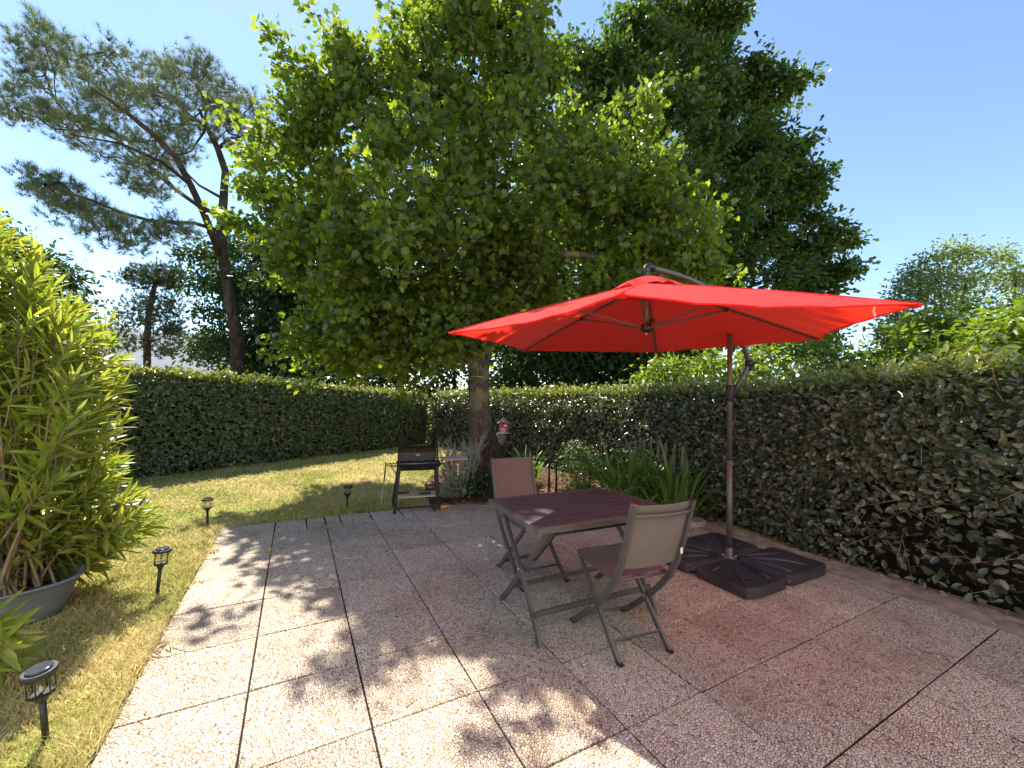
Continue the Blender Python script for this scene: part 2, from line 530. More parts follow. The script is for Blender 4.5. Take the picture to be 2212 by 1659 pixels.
def cloth_mat(name, col, trans, tfac, rough=0.85, weave=900, streak=0.0):
    m, t, out = mat_new(name)
    co = N(t, 'ShaderNodeTexCoord')
    n = N(t, 'ShaderNodeTexNoise'); n.inputs['Scale'].default_value = 6; n.inputs['Detail'].default_value = 5
    t.links.new(co.outputs['Object'], n.inputs['Vector'])
    r = ramp(t, [(.3, tuple(c * .93 for c in col)), (.7, tuple(min(1, c * 1.05) for c in col))], n.outputs['Fac'])
    p = N(t, 'ShaderNodeBsdfPrincipled'); p.inputs['Roughness'].default_value = rough; p.inputs['Specular IOR Level'].default_value = 0.25
    p.inputs['Sheen Weight'].default_value = 0.2 if streak else 0.1; p.inputs['Sheen Roughness'].default_value = 0.4
    t.links.new(r.outputs[0], p.inputs['Base Color'])
    w = N(t, 'ShaderNodeTexNoise'); w.inputs['Scale'].default_value = weave; w.inputs['Detail'].default_value = 2
    t.links.new(co.outputs['Object'], w.inputs['Vector'])
    b0 = N(t, 'ShaderNodeBump'); b0.inputs['Strength'].default_value = 0.6; b0.inputs['Distance'].default_value = 0.03 if streak else 0.004
    cr = N(t, 'ShaderNodeTexNoise'); cr.inputs['Scale'].default_value = 4.5; cr.inputs['Detail'].default_value = 3; cr.inputs['Distortion'].default_value = 1.2
    t.links.new(co.outputs['Object'], cr.inputs['Vector']); t.links.new(cr.outputs['Fac'], b0.inputs['Height'])
    b = N(t, 'ShaderNodeBump'); b.inputs['Strength'].default_value = 0.25; b.inputs['Distance'].default_value = 0.002
    t.links.new(w.outputs['Fac'], b.inputs['Height']); t.links.new(b0.outputs[0], b.inputs['Normal']); t.links.new(b.outputs[0], p.inputs['Normal'])
    tr = N(t, 'ShaderNodeBsdfTranslucent'); tr.inputs[0].default_value = (*trans, 1)
    s = N(t, 'ShaderNodeMixShader'); s.inputs[0].default_value = tfac
    t.links.new(p.outputs[0], s.inputs[1]); t.links.new(tr.outputs[0], s.inputs[2]); t.links.new(s.outputs[0], out.inputs[0])
    return m


def glass_mat():
    m, t, out = mat_new('clear_plastic')
    g = N(t, 'ShaderNodeBsdfGlass'); g.inputs['IOR'].default_value = 1.1; g.inputs['Roughness'].default_value = 0.05
    g.inputs['Color'].default_value = (.93, .93, .88, 1)
    tr = N(t, 'ShaderNodeBsdfTransparent'); tr.inputs[0].default_value = (.92, .92, .86, 1)
    s = N(t, 'ShaderNodeMixShader'); s.inputs[0].default_value = 0.92
    t.links.new(g.outputs[0], s.inputs[1]); t.links.new(tr.outputs[0], s.inputs[2]); t.links.new(s.outputs[0], out.inputs[0])
    return m


def soil_mat():
    m, t, out = mat_new('bark_mulch')
    geo = N(t, 'ShaderNodeNewGeometry')
    v = N(t, 'ShaderNodeTexVoronoi'); v.inputs['Scale'].default_value = 32
    t.links.new(geo.outputs['Position'], v.inputs['Vector'])
    sep = N(t, 'ShaderNodeSeparateColor'); t.links.new(v.outputs['Color'], sep.inputs[0])
    r = ramp(t, [(0, (.035, .02, .013)), (.5, (.11, .058, .035)), (.85, (.19, .10, .06)), (1, (.3, .2, .13))], sep.outputs[0])
    p = N(t, 'ShaderNodeBsdfPrincipled'); p.inputs['Roughness'].default_value = 0.95; p.inputs['Specular IOR Level'].default_value = .1
    t.links.new(r.outputs[0], p.inputs['Base Color'])
    b = N(t, 'ShaderNodeBump'); b.inputs['Strength'].default_value = 1; b.inputs['Distance'].default_value = 0.03
    t.links.new(v.outputs['Distance'], b.inputs['Height']); t.links.new(b.outputs[0], p.inputs['Normal'])
    t.links.new(p.outputs[0], out.inputs[0])
    return m


def wood_mat(name, c0, c1):
    m, t, out = mat_new(name)
    co = N(t, 'ShaderNodeTexCoord')
    mp = N(t, 'ShaderNodeMapping'); mp.inputs['Scale'].default_value = (1.5, 14, 14)
    t.links.new(co.outputs['Object'], mp.inputs[0])
    n = N(t, 'ShaderNodeTexNoise'); n.inputs['Scale'].default_value = 5; n.inputs['Detail'].default_value = 7; n.inputs['Distortion'].default_value = .6
    t.links.new(mp.outputs[0], n.inputs['Vector'])
    r = ramp(t, [(.3, c0), (.7, c1)], n.outputs['Fac'])
    p = N(t, 'ShaderNodeBsdfPrincipled'); p.inputs['Roughness'].default_value = .7
    t.links.new(r.outputs[0], p.inputs['Base Color'])
    b = N(t, 'ShaderNodeBump'); b.inputs['Strength'].default_value = .3; b.inputs['Distance'].default_value = .004
    t.links.new(n.outputs['Fac'], b.inputs['Height']); t.links.new(b.outputs[0], p.inputs['Normal'])
    t.links.new(p.outputs[0], out.inputs[0])
    return m


M = {}
M['slab'] = slab_mat()
M['ground'] = ground_mat()
M['grass'] = grass_mat()
M['soil'] = soil_mat()
M['cement'] = simple('old_cement', (.33, .26, .20), .9, var=.35, vscale=9, bump=.8, bscale=70, spec=.2)
M['joint'] = simple('joint_soil', (.026, .020, .015), .95, var=.4, vscale=30, bump=.6, bscale=120, spec=.1)
M['alu'] = simple('taupe_aluminium', (.105, .092, .092), .42, metal=.25, var=.08, vscale=14, bump=.05, bscale=600)
M['tabletop'] = simple('dark_table_paint', (.062, .062, .082), .42, metal=.1, var=.15, vscale=7, bump=.05, bscale=500)
M['sling'] = cloth_mat('taupe_sling', (.17, .14, .135), (.16, .13, .12), .05, weave=1200)
M['redcloth'] = cloth_mat('red_canopy_cloth', (.82, .024, .028), (1.0, .035, .015), .54, weave=700, streak=1.0)
M['pole'] = simple('bronze_painted_steel', (.12, .112, .112), .4, metal=.3, var=.12, vscale=9)
M['blackplastic'] = simple('black_plastic', (.018, .017, .020), .42, var=.25, vscale=12, bump=.12, bscale=160)
M['weight'] = simple('weathered_black_plastic', (.040, .035, .042), .42, var=.4, vscale=6, bump=.15, bscale=140)
M['black'] = simple('black_enamel', (.016, .015, .015), .38, var=.25, vscale=10)
M['hood'] = simple('brown_black_enamel', (.055, .042, .040), .38, metal=.3, var=.2, vscale=8)
M['chrome'] = simple('bright_steel', (.62, .60, .56), .28, metal=1, var=.1)
M['pine_wood'] = wood_mat('pale_plywood', (.42, .29, .19), (.62, .46, .33))
M['stake_wood'] = wood_mat('weathered_stake_wood', (.09, .068, .05), (.23, .185, .14))
M['pinkboard'] = wood_mat('pink_brown_board', (.50, .27, .25), (.62, .36, .33))
M['red_paint'] = simple('red_paint', (.38, .055, .06), .6, var=.15, vscale=20)
M['white_paint'] = simple('white_paint', (.78, .76, .72), .6, var=.05)
M['grey_roof'] = simple('grey_green_paint', (.38, .42, .40), .6, var=.1)
M['void'] = simple('dark_hole', (.006, .005, .005), .9, var=.1)
M['tub'] = simple('blue_grey_tub_plastic', (.17, .20, .23), .5, var=.16, vscale=5, bump=.05)
M['glass'] = glass_mat()
M['yellow'] = simple('yellow_plastic', (.75, .42, .02), .45, var=.1)
M['stone'] = simple('grey_stone', (.36, .31, .26), .9, var=.3, vscale=14, bump=.6, bscale=40)
M['slate'] = simple('grey_slate', (.28, .30, .34), .7, var=.18, vscale=2)
M['render'] = simple('white_render', (.82, .79, .74), .9, var=.06, vscale=1.5)
M['window'] = simple('window_glass', (.05, .06, .075), .12, var=.1)
M['bark_maple'] = bark_mat('maple_bark', (.035, .026, .019), (.10, .078, .054), (.19, .16, .115), 9, moss=(.20, .19, .10))
M['bark_dark'] = bark_mat('dark_bark', (.02, .014, .010), (.055, .040, .028), (.10, .075, .05), 7)
M['bark_pine'] = bark_mat('pine_bark', (.018, .013, .010), (.055, .036, .027), (.10, .068, .052), 5)
M['twig'] = simple('dry_twig', (.27, .19, .12), .85, var=.3, vscale=8)
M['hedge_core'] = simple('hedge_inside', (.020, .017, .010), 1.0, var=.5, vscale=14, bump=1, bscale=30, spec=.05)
M['maple'] = leaf_mat('maple_leaf', [(.055, .09, .028), (.085, .13, .03), (.13, .175, .034), (.185, .215, .04), (.10, .145, .034)], (2.35, 2.35, .6), .52, .34)
M['oak'] = leaf_mat('oak_leaf', [(.035, .07, .02), (.055, .095, .024), (.08, .125, .03), (.12, .16, .036)], (1.8, 1.95, .55), .40, .34)
M['shade_leaf'] = leaf_mat('background_leaf', [(.022, .05, .018), (.035, .07, .022), (.05, .085, .026)], (1.8, 2.0, .7), .35, .45)
M['bush'] = leaf_mat('bright_shrub_leaf', [(.10, .16, .03), (.15, .21, .035), (.21, .26, .05), (.12, .18, .035)], (1.7, 1.8, .55), .45, .36)
M['pale'] = leaf_mat('pale_tree_leaf', [(.13, .18, .06), (.18, .23, .085), (.24, .28, .12)], (1.4, 1.5, .7), .45, .5)
M['hedge'] = leaf_mat('hedge_leaf', [(.035, .055, .022), (.05, .075, .03), (.075, .10, .04), (.11, .125, .055), (.06, .085, .034), (.15, .155, .085), (.30, .27, .20)], (1.6, 1.8, .5), .22, .27, .8)
M['hedge_far'] = leaf_mat('hedge_leaf_green', [(.05, .09, .036), (.085, .13, .05), (.13, .175, .075), (.20, .23, .12), (.07, .11, .045), (.25, .22, .11)], (1.6, 1.9, .5), .22, .36, .6)
M['sunlit_new_growth'] = leaf_mat('hedge_sunlit_new_growth', [(.10, .13, .04), (.16, .19, .06), (.24, .26, .10), (.33, .33, .18), (.13, .17, .05)], (1.5, 1.6, .45), .38, .30, .7)  # yellow-green new growth, paler still for sunlight painted on the hedge tops
M['oleander'] = leaf_mat('oleander_leaf', [(.18, .25, .05), (.25, .32, .06), (.33, .38, .08), (.40, .40, .11), (.21, .28, .06)], (1.45, 1.45, .45), .44, .26, .9)
M['strap'] = leaf_mat('strap_leaf', [(.085, .16, .035), (.125, .215, .045), (.17, .26, .06)], (1.5, 1.6, .5), .36, .35, .6)
M['needle'] = leaf_mat('pine_needle', [(.09, .12, .07), (.13, .16, .095), (.19, .21, .13), (.07, .10, .06)], (1.5, 1.6, .9), .3, .5)
M['needle_dark'] = leaf_mat('small_pine_needle', [(.03, .05, .028), (.045, .065, .034), (.065, .085, .045)], (1.4, 1.5, .8), .28, .5)
M['grey_leaf'] = leaf_mat('grey_felt_leaf', [(.28, .33, .23), (.38, .42, .32), (.22, .27, .17)], (1.2, 1.3, .8), .25, .8, .2)
M['petal_red'] = leaf_mat('crimson_petal', [(.32, .008, .03), (.45, .015, .05)], (1.3, .6, .6), .3, .6)
M['petal_white'] = leaf_mat('white_petal', [(.75, .72, .66), (.8, .78, .74)], (1, 1, 1), .3, .6)
M['dead_leaf'] = leaf_mat('dry_leaf', [(.30, .19, .09), (.45, .33, .19), (.58, .48, .32)], (1, .9, .7), .2, .7)


# ------------------------------------------------------------------ the setting
def struct(o):
    o['kind'] = 'structure'
    return o


g = MB()
g.add([(-500, -500, -.022), (500, -500, -.022), (500, 500, -.022), (-500, 500, -.022)], [(0, 1, 2, 3)])
struct(g.build('ground', M['ground']))

PATIO = [(0, -5.0), (4.78, -5.0), (4.78, -.10), (4.02, .95), (3.12, 1.60), (2.35, 1.925), (0, 1.925)]


def clip(poly, region):
    for i in range(len(region)):
        (ax, ay), (bx, by) = region[i], region[(i + 1) % len(region)]
        res = []
        for j in range(len(poly)):
            p, q = poly[j], poly[(j + 1) % len(poly)]
            dp = (bx - ax) * (p[1] - ay) - (by - ay) * (p[0] - ax)
            dq = (bx - ax) * (q[1] - ay) - (by - ay) * (q[0] - ax)
            if dp >= 0: res.append(p)
            if dp * dq < 0:
                k = dp / (dp - dq)
                res.append((p[0] + (q[0] - p[0]) * k, p[1] + (q[1] - p[1]) * k))
        poly = res
        if len(poly) < 3: return []
    return poly


base = MB().prism([(-.012, -5.0), (4.79, -5.0), (4.79, -.09), (4.03, .96), (3.12, 1.61), (2.35, 1.935), (-.012, 1.935)], -.034, -.009).build('patio', M['joint'])
struct(base)
full = None
GAP = 0.0045
for i in range(10):
    for j in range(-10, 4):
        x0, x1 = i * .5, i * .5 + .5
        y0, y1 = j * .5, j * .5 + .5
        if j == 3: y1 = 2.0
        poly = clip([(x0 + GAP, y0 + GAP), (x1 - GAP, y0 + GAP), (x1 - GAP, y1 - GAP), (x0 + GAP, y1 - GAP)], PATIO)
        if len(poly) < 3: continue
        whole = len(poly) == 4 and abs((poly[2][0] - poly[0][0]) - (.5 - 2 * GAP)) < 1e-4 and abs((poly[2][1] - poly[0][1]) - (.5 - 2 * GAP)) < 1e-4
        cx, cy = x0 + .25, y0 + .25
        if j == 3 and i in (1, 2, 3) and len(poly) == 4:
            xm = (x0 + x1) / 2 + (.06, -.09, .11)[i - 1]
            for (xa, xb) in ((x0 + GAP, xm - .003), (xm + .003, x1 - GAP)):
                ym = y0 + .25
                for (ya, yb) in ((y0 + GAP, ym - .003), (ym + .003, 1.925)) if xa > xm else ((y0 + GAP, 1.925),):
                    q = [(xa, ya), (xb, ya + .006), (xb - .010, yb - .008), (xa + .006, yb)]
                    o = link('paving_slab', MB().prism([(a_ - xa, b_ - ya) for a_, b_ in q], -.033, 0, .0025).mesh('broken_paving_slab', M['slab']), base)
                    o.location = (xa, ya, random.uniform(-.004, .002))
            continue
        if whole:
            if full is None:
                h = .25 - GAP
                full = MB().prism([(-h, -h), (h, -h), (h, h), (-h, h)], -.033, 0, .0025).mesh('paving_slab', M['slab'])
            o = link('paving_slab', full, base)
        else:
            # rows cut to fit: some of the back row is broken into smaller pieces
            q = [(px - cx, py - cy) for px, py in poly]
            o = link('paving_slab', MB().prism(q, -.033, 0, .0025).mesh('cut_paving_slab', M['slab']), base)
        o.location = (cx, cy, random.uniform(-.0025, .0025))
        o.rotation_euler = (random.uniform(-.003, .003), random.uniform(-.003, .003), random.uniform(-.004, .004))

strip = MB()
ys = np.linspace(-5, -.12, 26)
left = [(4.795 + .0 * y, y) for y in ys]
right = [(5.13 + .05 * math.sin(y * 2.1) + .02 * math.sin(y * 7), y) for y in ys]
strip.prism(left + right[::-1], -.03, .006)
struct(strip.build('kerb_strip', M['cement']))

bed_poly = [(2.36, 1.945), (3.13, 1.625), (4.04, .97), (4.80, -.08), (5.15, -.13), (5.75, -.2), (5.8, 4), (5.2, 7.0), (4.2, 6.5), (3.2, 4.3), (2.6, 3.3), (2.32, 2.3)]
struct(MB().prism(bed_poly, -.03, .014).build('garden_bed', M['soil']))


# ------------------------------------------------------------------ grass
def inside(poly, x, y):
    r = np.zeros(len(x), bool)
    n = len(poly)
    for i in range(n):
        x0, y0 = poly[i]; x1, y1 = poly[(i + 1) % n]
        c = ((y0 > y) != (y1 > y)) & (x < (x1 - x0) * (y - y0) / ((y1 - y0) or 1e-9) + x0)
        r ^= c
    return r


def waves(x, y, seed, k=1.0):
    rr = np.random.default_rng(seed)
    s = np.zeros_like(x)
    for _ in range(7):
        a = rr.uniform(0, 6.28); f = k * rr.uniform(.5, 2.2); ph = rr.uniform(0, 6.28)
        s += np.sin((x * math.cos(a) + y * math.sin(a)) * f * 2 + ph)
    return s / 7


def make_grass(n):
    xs = rng.uniform(-6.5, 4.6, n * 7); ysv = rng.uniform(-2.6, 8.8, n * 7)
    d = np.hypot(xs - CAM_POS[0], ysv - CAM_POS[1])
    rel = np.stack([xs - CAM_POS[0], ysv - CAM_POS[1], np.full_like(xs, -1.45)], 1)
    dep = rel @ _fw
    u = (rel @ _R) / np.maximum(dep, .1) * FOCAL
    ok = (dep > .5) & (np.abs(u) < .56)
    ok &= ~inside([(.004, -6), (6, -6), (6, -.1), (4.03, .96), (3.12, 1.61), (2.35, 1.925), (.004, 1.925)], xs, ysv)
    ok &= ~inside(bed_poly, xs, ysv)
    ok &= ysv < 6.55 + .55 * xs
    ok &= rng.random(len(xs)) < np.clip((3.2 / d) ** 1.5, 0, 1)
    # a few weeds rooted in the joints
    nw = 900
    spots = [(.0, .5), (.5, 1.0), (1.0, 1.5), (.5, -1.5), (1.5, 1.93), (2.0, 1.93), (3.5, .5), (4.5, -1.0), (.0, -.4), (0, 1.2), (1.0, -2.0), (2.5, 1.5)]
    sp = np.array([spots[i] for i in rng.integers(0, len(spots), nw)])
    along = rng.normal(0, .05, nw); turn = rng.random(nw) < .5
    xs[:nw] = sp[:, 0] + np.where(turn, along, rng.normal(0, .003, nw)); ysv[:nw] = sp[:, 1] + np.where(turn, rng.normal(0, .003, nw), along)
    ok[:nw] = True
    bare = waves(xs, ysv, 77, 1.3)
    ok &= (bare > -.42) | (rng.random(len(xs)) < .3)
    xs, ysv, d = xs[ok][:n], ysv[ok][:n], d[ok][:n]
    k = len(xs)
    hgt = rng.uniform(.014, .046, k) * (1 + .35 * waves(xs, ysv, 3, 2))
    edge = (np.abs(xs) < .16) & (ysv < 1.9) | ((np.abs(ysv - 2.02) < .12) & (xs > 0))
    hgt[edge] *= rng.uniform(.9, 2.2, edge.sum()) * (1 + .5 * waves(xs[edge], ysv[edge], 8, 6))
    clump = waves(xs, ysv, 15, 5) > .30
    hgt[clump] *= 1.5
    wid = .0022 * np.clip(d / 2.6, .9, 4) * rng.uniform(.7, 1.3, k)
    a = rng.uniform(0, 6.283, k); lean = rng.uniform(.3, 1.5, k) * hgt
    la = rng.uniform(0, 6.283, k)
    B = np.stack([xs, ysv, np.full(k, -.023)], 1)
    side = np.stack([np.cos(a), np.sin(a), 0 * a], 1) * wid[:, None]
    ln = np.stack([np.cos(la) * lean, np.sin(la) * lean, hgt], 1)
    mid = B + ln * np.array([.38, .38, .62])
    V = np.stack([B - side, B + side, mid + side * .8, mid - side * .8, B + ln], 1).reshape(-1, 3)
    F = (np.array([0, 1, 2, 3, 3, 2, 4])[None] + (np.arange(k) * 5)[:, None]).ravel()
    me = np_mesh('grass', V, F, np.tile([4, 3], k), M['grass'], np.repeat(rng.random(k), 5))
    o = link('grass', me)
    tag(o, 'short half-dry lawn grass beside the pebble patio', 'grass', kind='stuff')


make_grass(200000)


# ------------------------------------------------------------------ trees
def in_poly_points(poly, n, seed):
    rr = np.random.default_rng(seed)
    P = np.array(poly, float)
    lo, hi = P.min(0), P.max(0)
    out = np.zeros((0, 2))
    while len(out) < n:
        q = rr.uniform(lo, hi, (n * 3, 2))
        out = np.concatenate([out, q[inside(poly, q[:, 0], q[:, 1])]])
    out = out[:n]
    # distance to the outline
    dist = np.full(n, 1e9)
    for i in range(len(P)):
        a, b = P[i], P[(i + 1) % len(P)]
        ab = b - a
        t = np.clip(((out - a) @ ab) / (ab @ ab), 0, 1)
        dist = np.minimum(dist, np.linalg.norm(out - (a + t[:, None] * ab), axis=1))
    return out, dist


def crown_points(poly, depth, thick, n, seed, k=1.3, keep=None):
    """points spread through a crown whose outline as surveyed is poly; it is as deep as it is wide near its rim"""
    q, dist = in_poly_points(poly, n, seed)
    rr = np.random.default_rng(seed + 1)
    dm = dist / (2212 * FOCAL) * depth
    half = np.minimum(thick, .12 + k * dm)
    dd = depth + rr.uniform(-1, 1, n) * half
    P = at(q[:, 0], q[:, 1], dd)
    if keep is not None:
        P = P[keep(P)]
    return P


def clumped(P, n_big, n_sub, spread, seed):
    """gathers a crown into boughs: each bough a handful of twig ends"""
    rr = np.random.default_rng(seed)
    c = P[rr.permutation(len(P))[:n_big]]
    q = np.repeat(c, n_sub, axis=0)
    return q + rr.normal(0, spread, q.shape) * np.array([1, 1, .7])


def branch_net(seeds, seed_r, pts, rmin, mb, wander=.04, seg=5, maxr=None):
    """joins each point to the nearest wood already grown; limbs thicken with what they carry"""
    pts = np.asarray(pts); seeds = np.asarray(seeds)
    n0, n = len(seeds), len(pts)
    allp = np.concatenate([seeds, pts])
    root = seeds[0]
    order = np.argsort(np.linalg.norm(pts - root, axis=1))
    parent = np.full(n0 + n, -1)
    conn = list(range(n0))
    plen = np.zeros(n0 + n)
    for i in range(1, n0): plen[i] = plen[i - 1] * 0
    for oi in order:
        i = n0 + oi
        c = np.array(conn)
        d = np.linalg.norm(allp[c] - allp[i], axis=1)
        cost = d * 1.0 + .25 * plen[c]
        b = c[np.argmin(cost)]
        parent[i] = b
        plen[i] = plen[b] + d[np.argmin(cost)]
        conn.append(i)
    load = np.ones(n0 + n)
    for i in [n0 + o for o in order[::-1]]:
        if parent[i] >= n0: load[parent[i]] += load[i]
    rad = rmin * np.sqrt(load) ** 1.05
    if maxr: rad = np.minimum(rad, maxr)
    rr = np.random.default_rng(n)
    for i in range(n0, n0 + n):
        p = parent[i]
        a, b = allp[p], allp[i]
        r0 = rad[p] if p >= n0 else min(rad[i] * 1.25, seed_r)
        r0 = min(r0, rad[i] * 1.5)
        L = np.linalg.norm(b - a)
        m1 = a * .5 + b * .5 + rr.normal(0, wander * L, 3) + np.array([0, 0, .05 * L])
        mb.tube([a, m1, b], [r0, (r0 + rad[i]) / 2, rad[i]], seg, caps=False)
    return allp, parent


def spray(centres, per, sigma, size, seed, up=.55, out_c=None, flat=.75, droop=.3):
    """leaf positions, axes and normals round twig ends"""
    rr = np.random.default_rng(seed)
    n = len(centres) * per
    c = np.repeat(centres, per, axis=0)
    off = np.clip(rr.normal(0, 1, (n, 3)), -1.9, 1.9)
    off *= (np.abs(rr.normal(0, 1, (n, 1))) ** .35) * sigma / 1.3
    off[:, 2] *= flat
    pos = c + off
    axis = off / (np.linalg.norm(off, axis=1, keepdims=True) + 1e-6) + rr.normal(0, .55, (n, 3)) - np.array([0, 0, droop])
    nrm = rr.normal(0, .6, (n, 3)) + np.array([0, 0, up])
    sc = size * (.5 + .85 * rr.random(n) ** .8)
    return pos, axis, nrm, sc


def tree(name, label, cat, trunks, crown, leaf, mat, bark, per, sigma, size, seed, rmin=.008, seeds=None, group=None, n_single=0,
         up=.55, trunk_seg=12, wander=.05, maxr=None, flat=.75, crown_name='crown', lead=None):
    base = np.array(trunks[0][0][0], float)
    root = empty(name, (0, 0, 0), 0, label, cat, group)
    mb = MB()
    for pts, rad in trunks:
        # resample with a little natural unevenness
        pts = [Vector(p) for p in pts]
        P, Rr = [], []
        for i in range(len(pts) - 1):
            for k in range(4):
                f = k / 4
                p0 = pts[max(i - 1, 0)]; p1 = pts[i]; p2 = pts[i + 1]; p3 = pts[min(i + 2, len(pts) - 1)]
                P.append(.5 * ((2 * p1) + (p2 - p0) * f + (2 * p0 - 5 * p1 + 4 * p2 - p3) * f * f + (3 * p1 - p0 - 3 * p2 + p3) * f ** 3))
                Rr.append((rad[i] * (1 - f) + rad[i + 1] * f) * (1 + .05 * math.sin(i * 5 + k * 2.1)))
        P.append(pts[-1]); Rr.append(rad[-1])
        mb.tube(P, Rr, trunk_seg)
    mb.build('trunk', bark, root)
    lm = MB()
    sd = seeds if seeds is not None else [trunks[0][0][-1]]
    branch_net(sd, trunks[0][1][-1], crown, rmin, lm, wander, maxr=maxr)
    lm.build('limbs', bark, root, 'stuff')
    pos, ax, nr, sc = spray(crown, per, sigma, size, seed, up, flat=flat)
    leaves(pos, ax, nr, sc, leaf, mat, root, n_single, name=crown_name)
    return root


def dens(p0, p1, n):
    p0, p1 = np.array(p0), np.array(p1)
    return [tuple(p0 + (p1 - p0) * i / (n - 1)) for i in range(n)]


# the maple in the garden
LIT_Y = [-5, -2.3, -1.75, -1.4, -1.0, -.6, -.06, .08, .35, .7, 1.17, 1.6, 1.95, 2.3, 3.2, 5.0, 6.0]
LIT_X = [2.1, 1.5, 1.25, 1.28, 1.32, 1.36, .95, .70, .86, .62, .35, .55, .8, .85, 1.45, 2.3, 2.3]


def maple_keep(P):
    """crown shaped for light"""
    k = P[:, 2] / SUN_DIR.z
    sx = P[:, 0] - SUN_DIR.x * k; sy = P[:, 1] - SUN_DIR.y * k
    xb = np.interp(sy, LIT_Y, LIT_X)
    k2 = (P[:, 2] - 1.5) / SUN_DIR.z
    hx = P[:, 0] - SUN_DIR.x * k2; hy = P[:, 1] - SUN_DIR.y * k2
    over_hedge = (hx > 4.75) & (hy < -1.2)
    k3 = (P[:, 2] - 2.1) / SUN_DIR.z
    ux = P[:, 0] - SUN_DIR.x * k3; uy = P[:, 1] - SUN_DIR.y * k3
    over_parasol = (np.hypot(ux - 3.5, uy + 1.1) < 1.35) & (np.random.default_rng(3).random(len(P)) < .85)
    thin = (sx < xb + .9) & (sy > -2.2) & (sy < 1.6) & (np.random.default_rng(4).random(len(P)) < .5)
    return ((sx > xb) | (sy > 6.0)) & (P[:, 2] > 1.75) & ~thin & ~over_hedge & ~over_parasol


MAPLE_OUT = [(462, 470), (530, 385), (512, 335), (590, 285), (640, 240), (600, 175), (572, 75), (598, 66), (640, 130), (690, 190), (715, 95), (760, 85), (790, 165),
             (838, 140), (846, 30), (890, 45), (930, 20), (960, -90), (1060, -170), (1150, -120), (1200, 0), (1185, 120), (1210, 200),
             (1300, 235), (1390, 178), (1440, 330), (1440, 400), (1480, 470), (1545, 545), (1470, 625), (1330, 650), (1180, 650), (1080, 690), (960, 700),
             (930, 790), (830, 800), (700, 770), (575, 735), (560, 690), (640, 620), (600, 560), (520, 520)]
maple_pts = crown_points(MAPLE_OUT, 7.0, 2.4, 2200, 21, 1.0, maple_keep)
# a low skirt of branches on the garden side
skirt = crown_points([(565, 700), (760, 690), (960, 690), (1020, 760), (900, 830), (740, 810), (590, 750)], 7.4, .9, 60, 22, 2.0, maple_keep)
sprigs = []
for (xa, ya, xb, yb, dp) in [(578, 72, 690, 235, 6.6), (735, 90, 745, 235, 6.4), (775, 95, 760, 200, 7.0), (852, 32, 875, 190, 6.3), (1000, -80, 1010, 60, 6.6), (1172, -40, 1150, 190, 6.2),
                             (1120, -60, 1130, 100, 6.9), (1395, 185, 1400, 330, 6.4), (1430, 340, 1380, 420, 6.2), (470, 465, 560, 490, 7.5), (515, 395, 580, 420, 7.6), (520, 335, 600, 350, 7.8), (1535, 545, 1460, 540, 6.6)]:
    t = np.linspace(0, 1, 9)
    sprigs.append(at(xa + (xb - xa) * t, ya + (yb - ya) * t, np.full(9, dp)) + rng.normal(0, .05, (9, 3)))
maple_pts = np.concatenate([clumped(maple_pts, 250, 7, .26, 23), clumped(skirt, 22, 6, .22, 24), clumped(crown_points([(860, 640), (1090, 640), (1078, 740), (1005, 778), (890, 795)], 6.5, .45, 40, 27, 2.0), 16, 6, .18, 28), clumped(crown_points([(850, 60), (960, -60), (1190, -80), (1195, 180), (1010, 270), (860, 240)], 7.4, .9, 60, 25, 1.2), 34, 6, .22, 26)] + sprigs)
T0 = (3.40, 2.72, -.03)
maple_trunks = [([T0, (3.40, 2.71, .30), (3.36, 2.73, .75), (3.32, 2.75, 1.3), (3.30, 2.76, 1.95), (3.42, 2.75, 2.5), (3.4, 2.8, 3.3), (3.3, 2.9, 4.4)],
                 [.33, .27, .20, .175, .165, .145, .11, .06]),
                ([(3.31, 2.76, 1.75), (3.12, 2.82, 2.25), (2.85, 2.95, 2.9), (2.5, 3.1, 3.7)], [.11, .10, .08, .05]),
                ([(3.42, 2.75, 2.45), (3.8, 2.5, 2.9), (4.2, 2.3, 3.6)], [.09, .075, .05])]
maple_seeds = dens((3.4, 2.8, 2.5), (3.3, 2.9, 4.4), 5) + dens((3.12, 2.82, 2.25), (2.5, 3.1, 3.7), 4) + dens((3.8, 2.5, 2.9), (4.2, 2.3, 3.6), 3)
maple = tree('maple_tree', 'broad leafy maple growing on the lawn edge behind the barbecue', 'tree', maple_trunks, maple_pts, MAPLE, M['maple'], M['bark_maple'],
             35, .165, .102, 31, rmin=.004, seeds=maple_seeds, n_single=300, maxr=.07, trunk_seg=16)
# the stub of a sawn-off limb and the wire round the trunk
MB().tube([(3.42, 2.68, .42), (3.55, 2.62, .62), (3.66, 2.565, .865)], [.12, .105, .085], 12).build('sawn_limb', M['stake_wood'], maple)
st = MB(); st.tube([(3.47, 2.62, -.03), (3.49, 2.615, .25), (3.47, 2.63, .55), (3.43, 2.66, .78), (3.40, 2.69, .93)], [.30, .27, .235, .18, .08], 14)
for i, v in enumerate(st.v):
    a = math.atan2(v[1] - 2.63, v[0] - 3.47); k = 1 + .09 * math.sin(5 * a + v[2] * 6) + .05 * math.sin(9 * a - v[2] * 11)
    st.v[i] = (3.47 + (v[0] - 3.47) * k, 2.63 + (v[1] - 2.63) * k, v[2])
st.build('burr', M['bark_dark'], maple)
ring = [(3.305 + .176 * math.cos(a), 2.755 + .176 * math.sin(a), 1.77 + .012 * math.sin(a * 2)) for a in np.linspace(0, 6.283, 25)]
MB().tube(ring, .004, 5).build('trunk_wire', M['chrome'], maple)

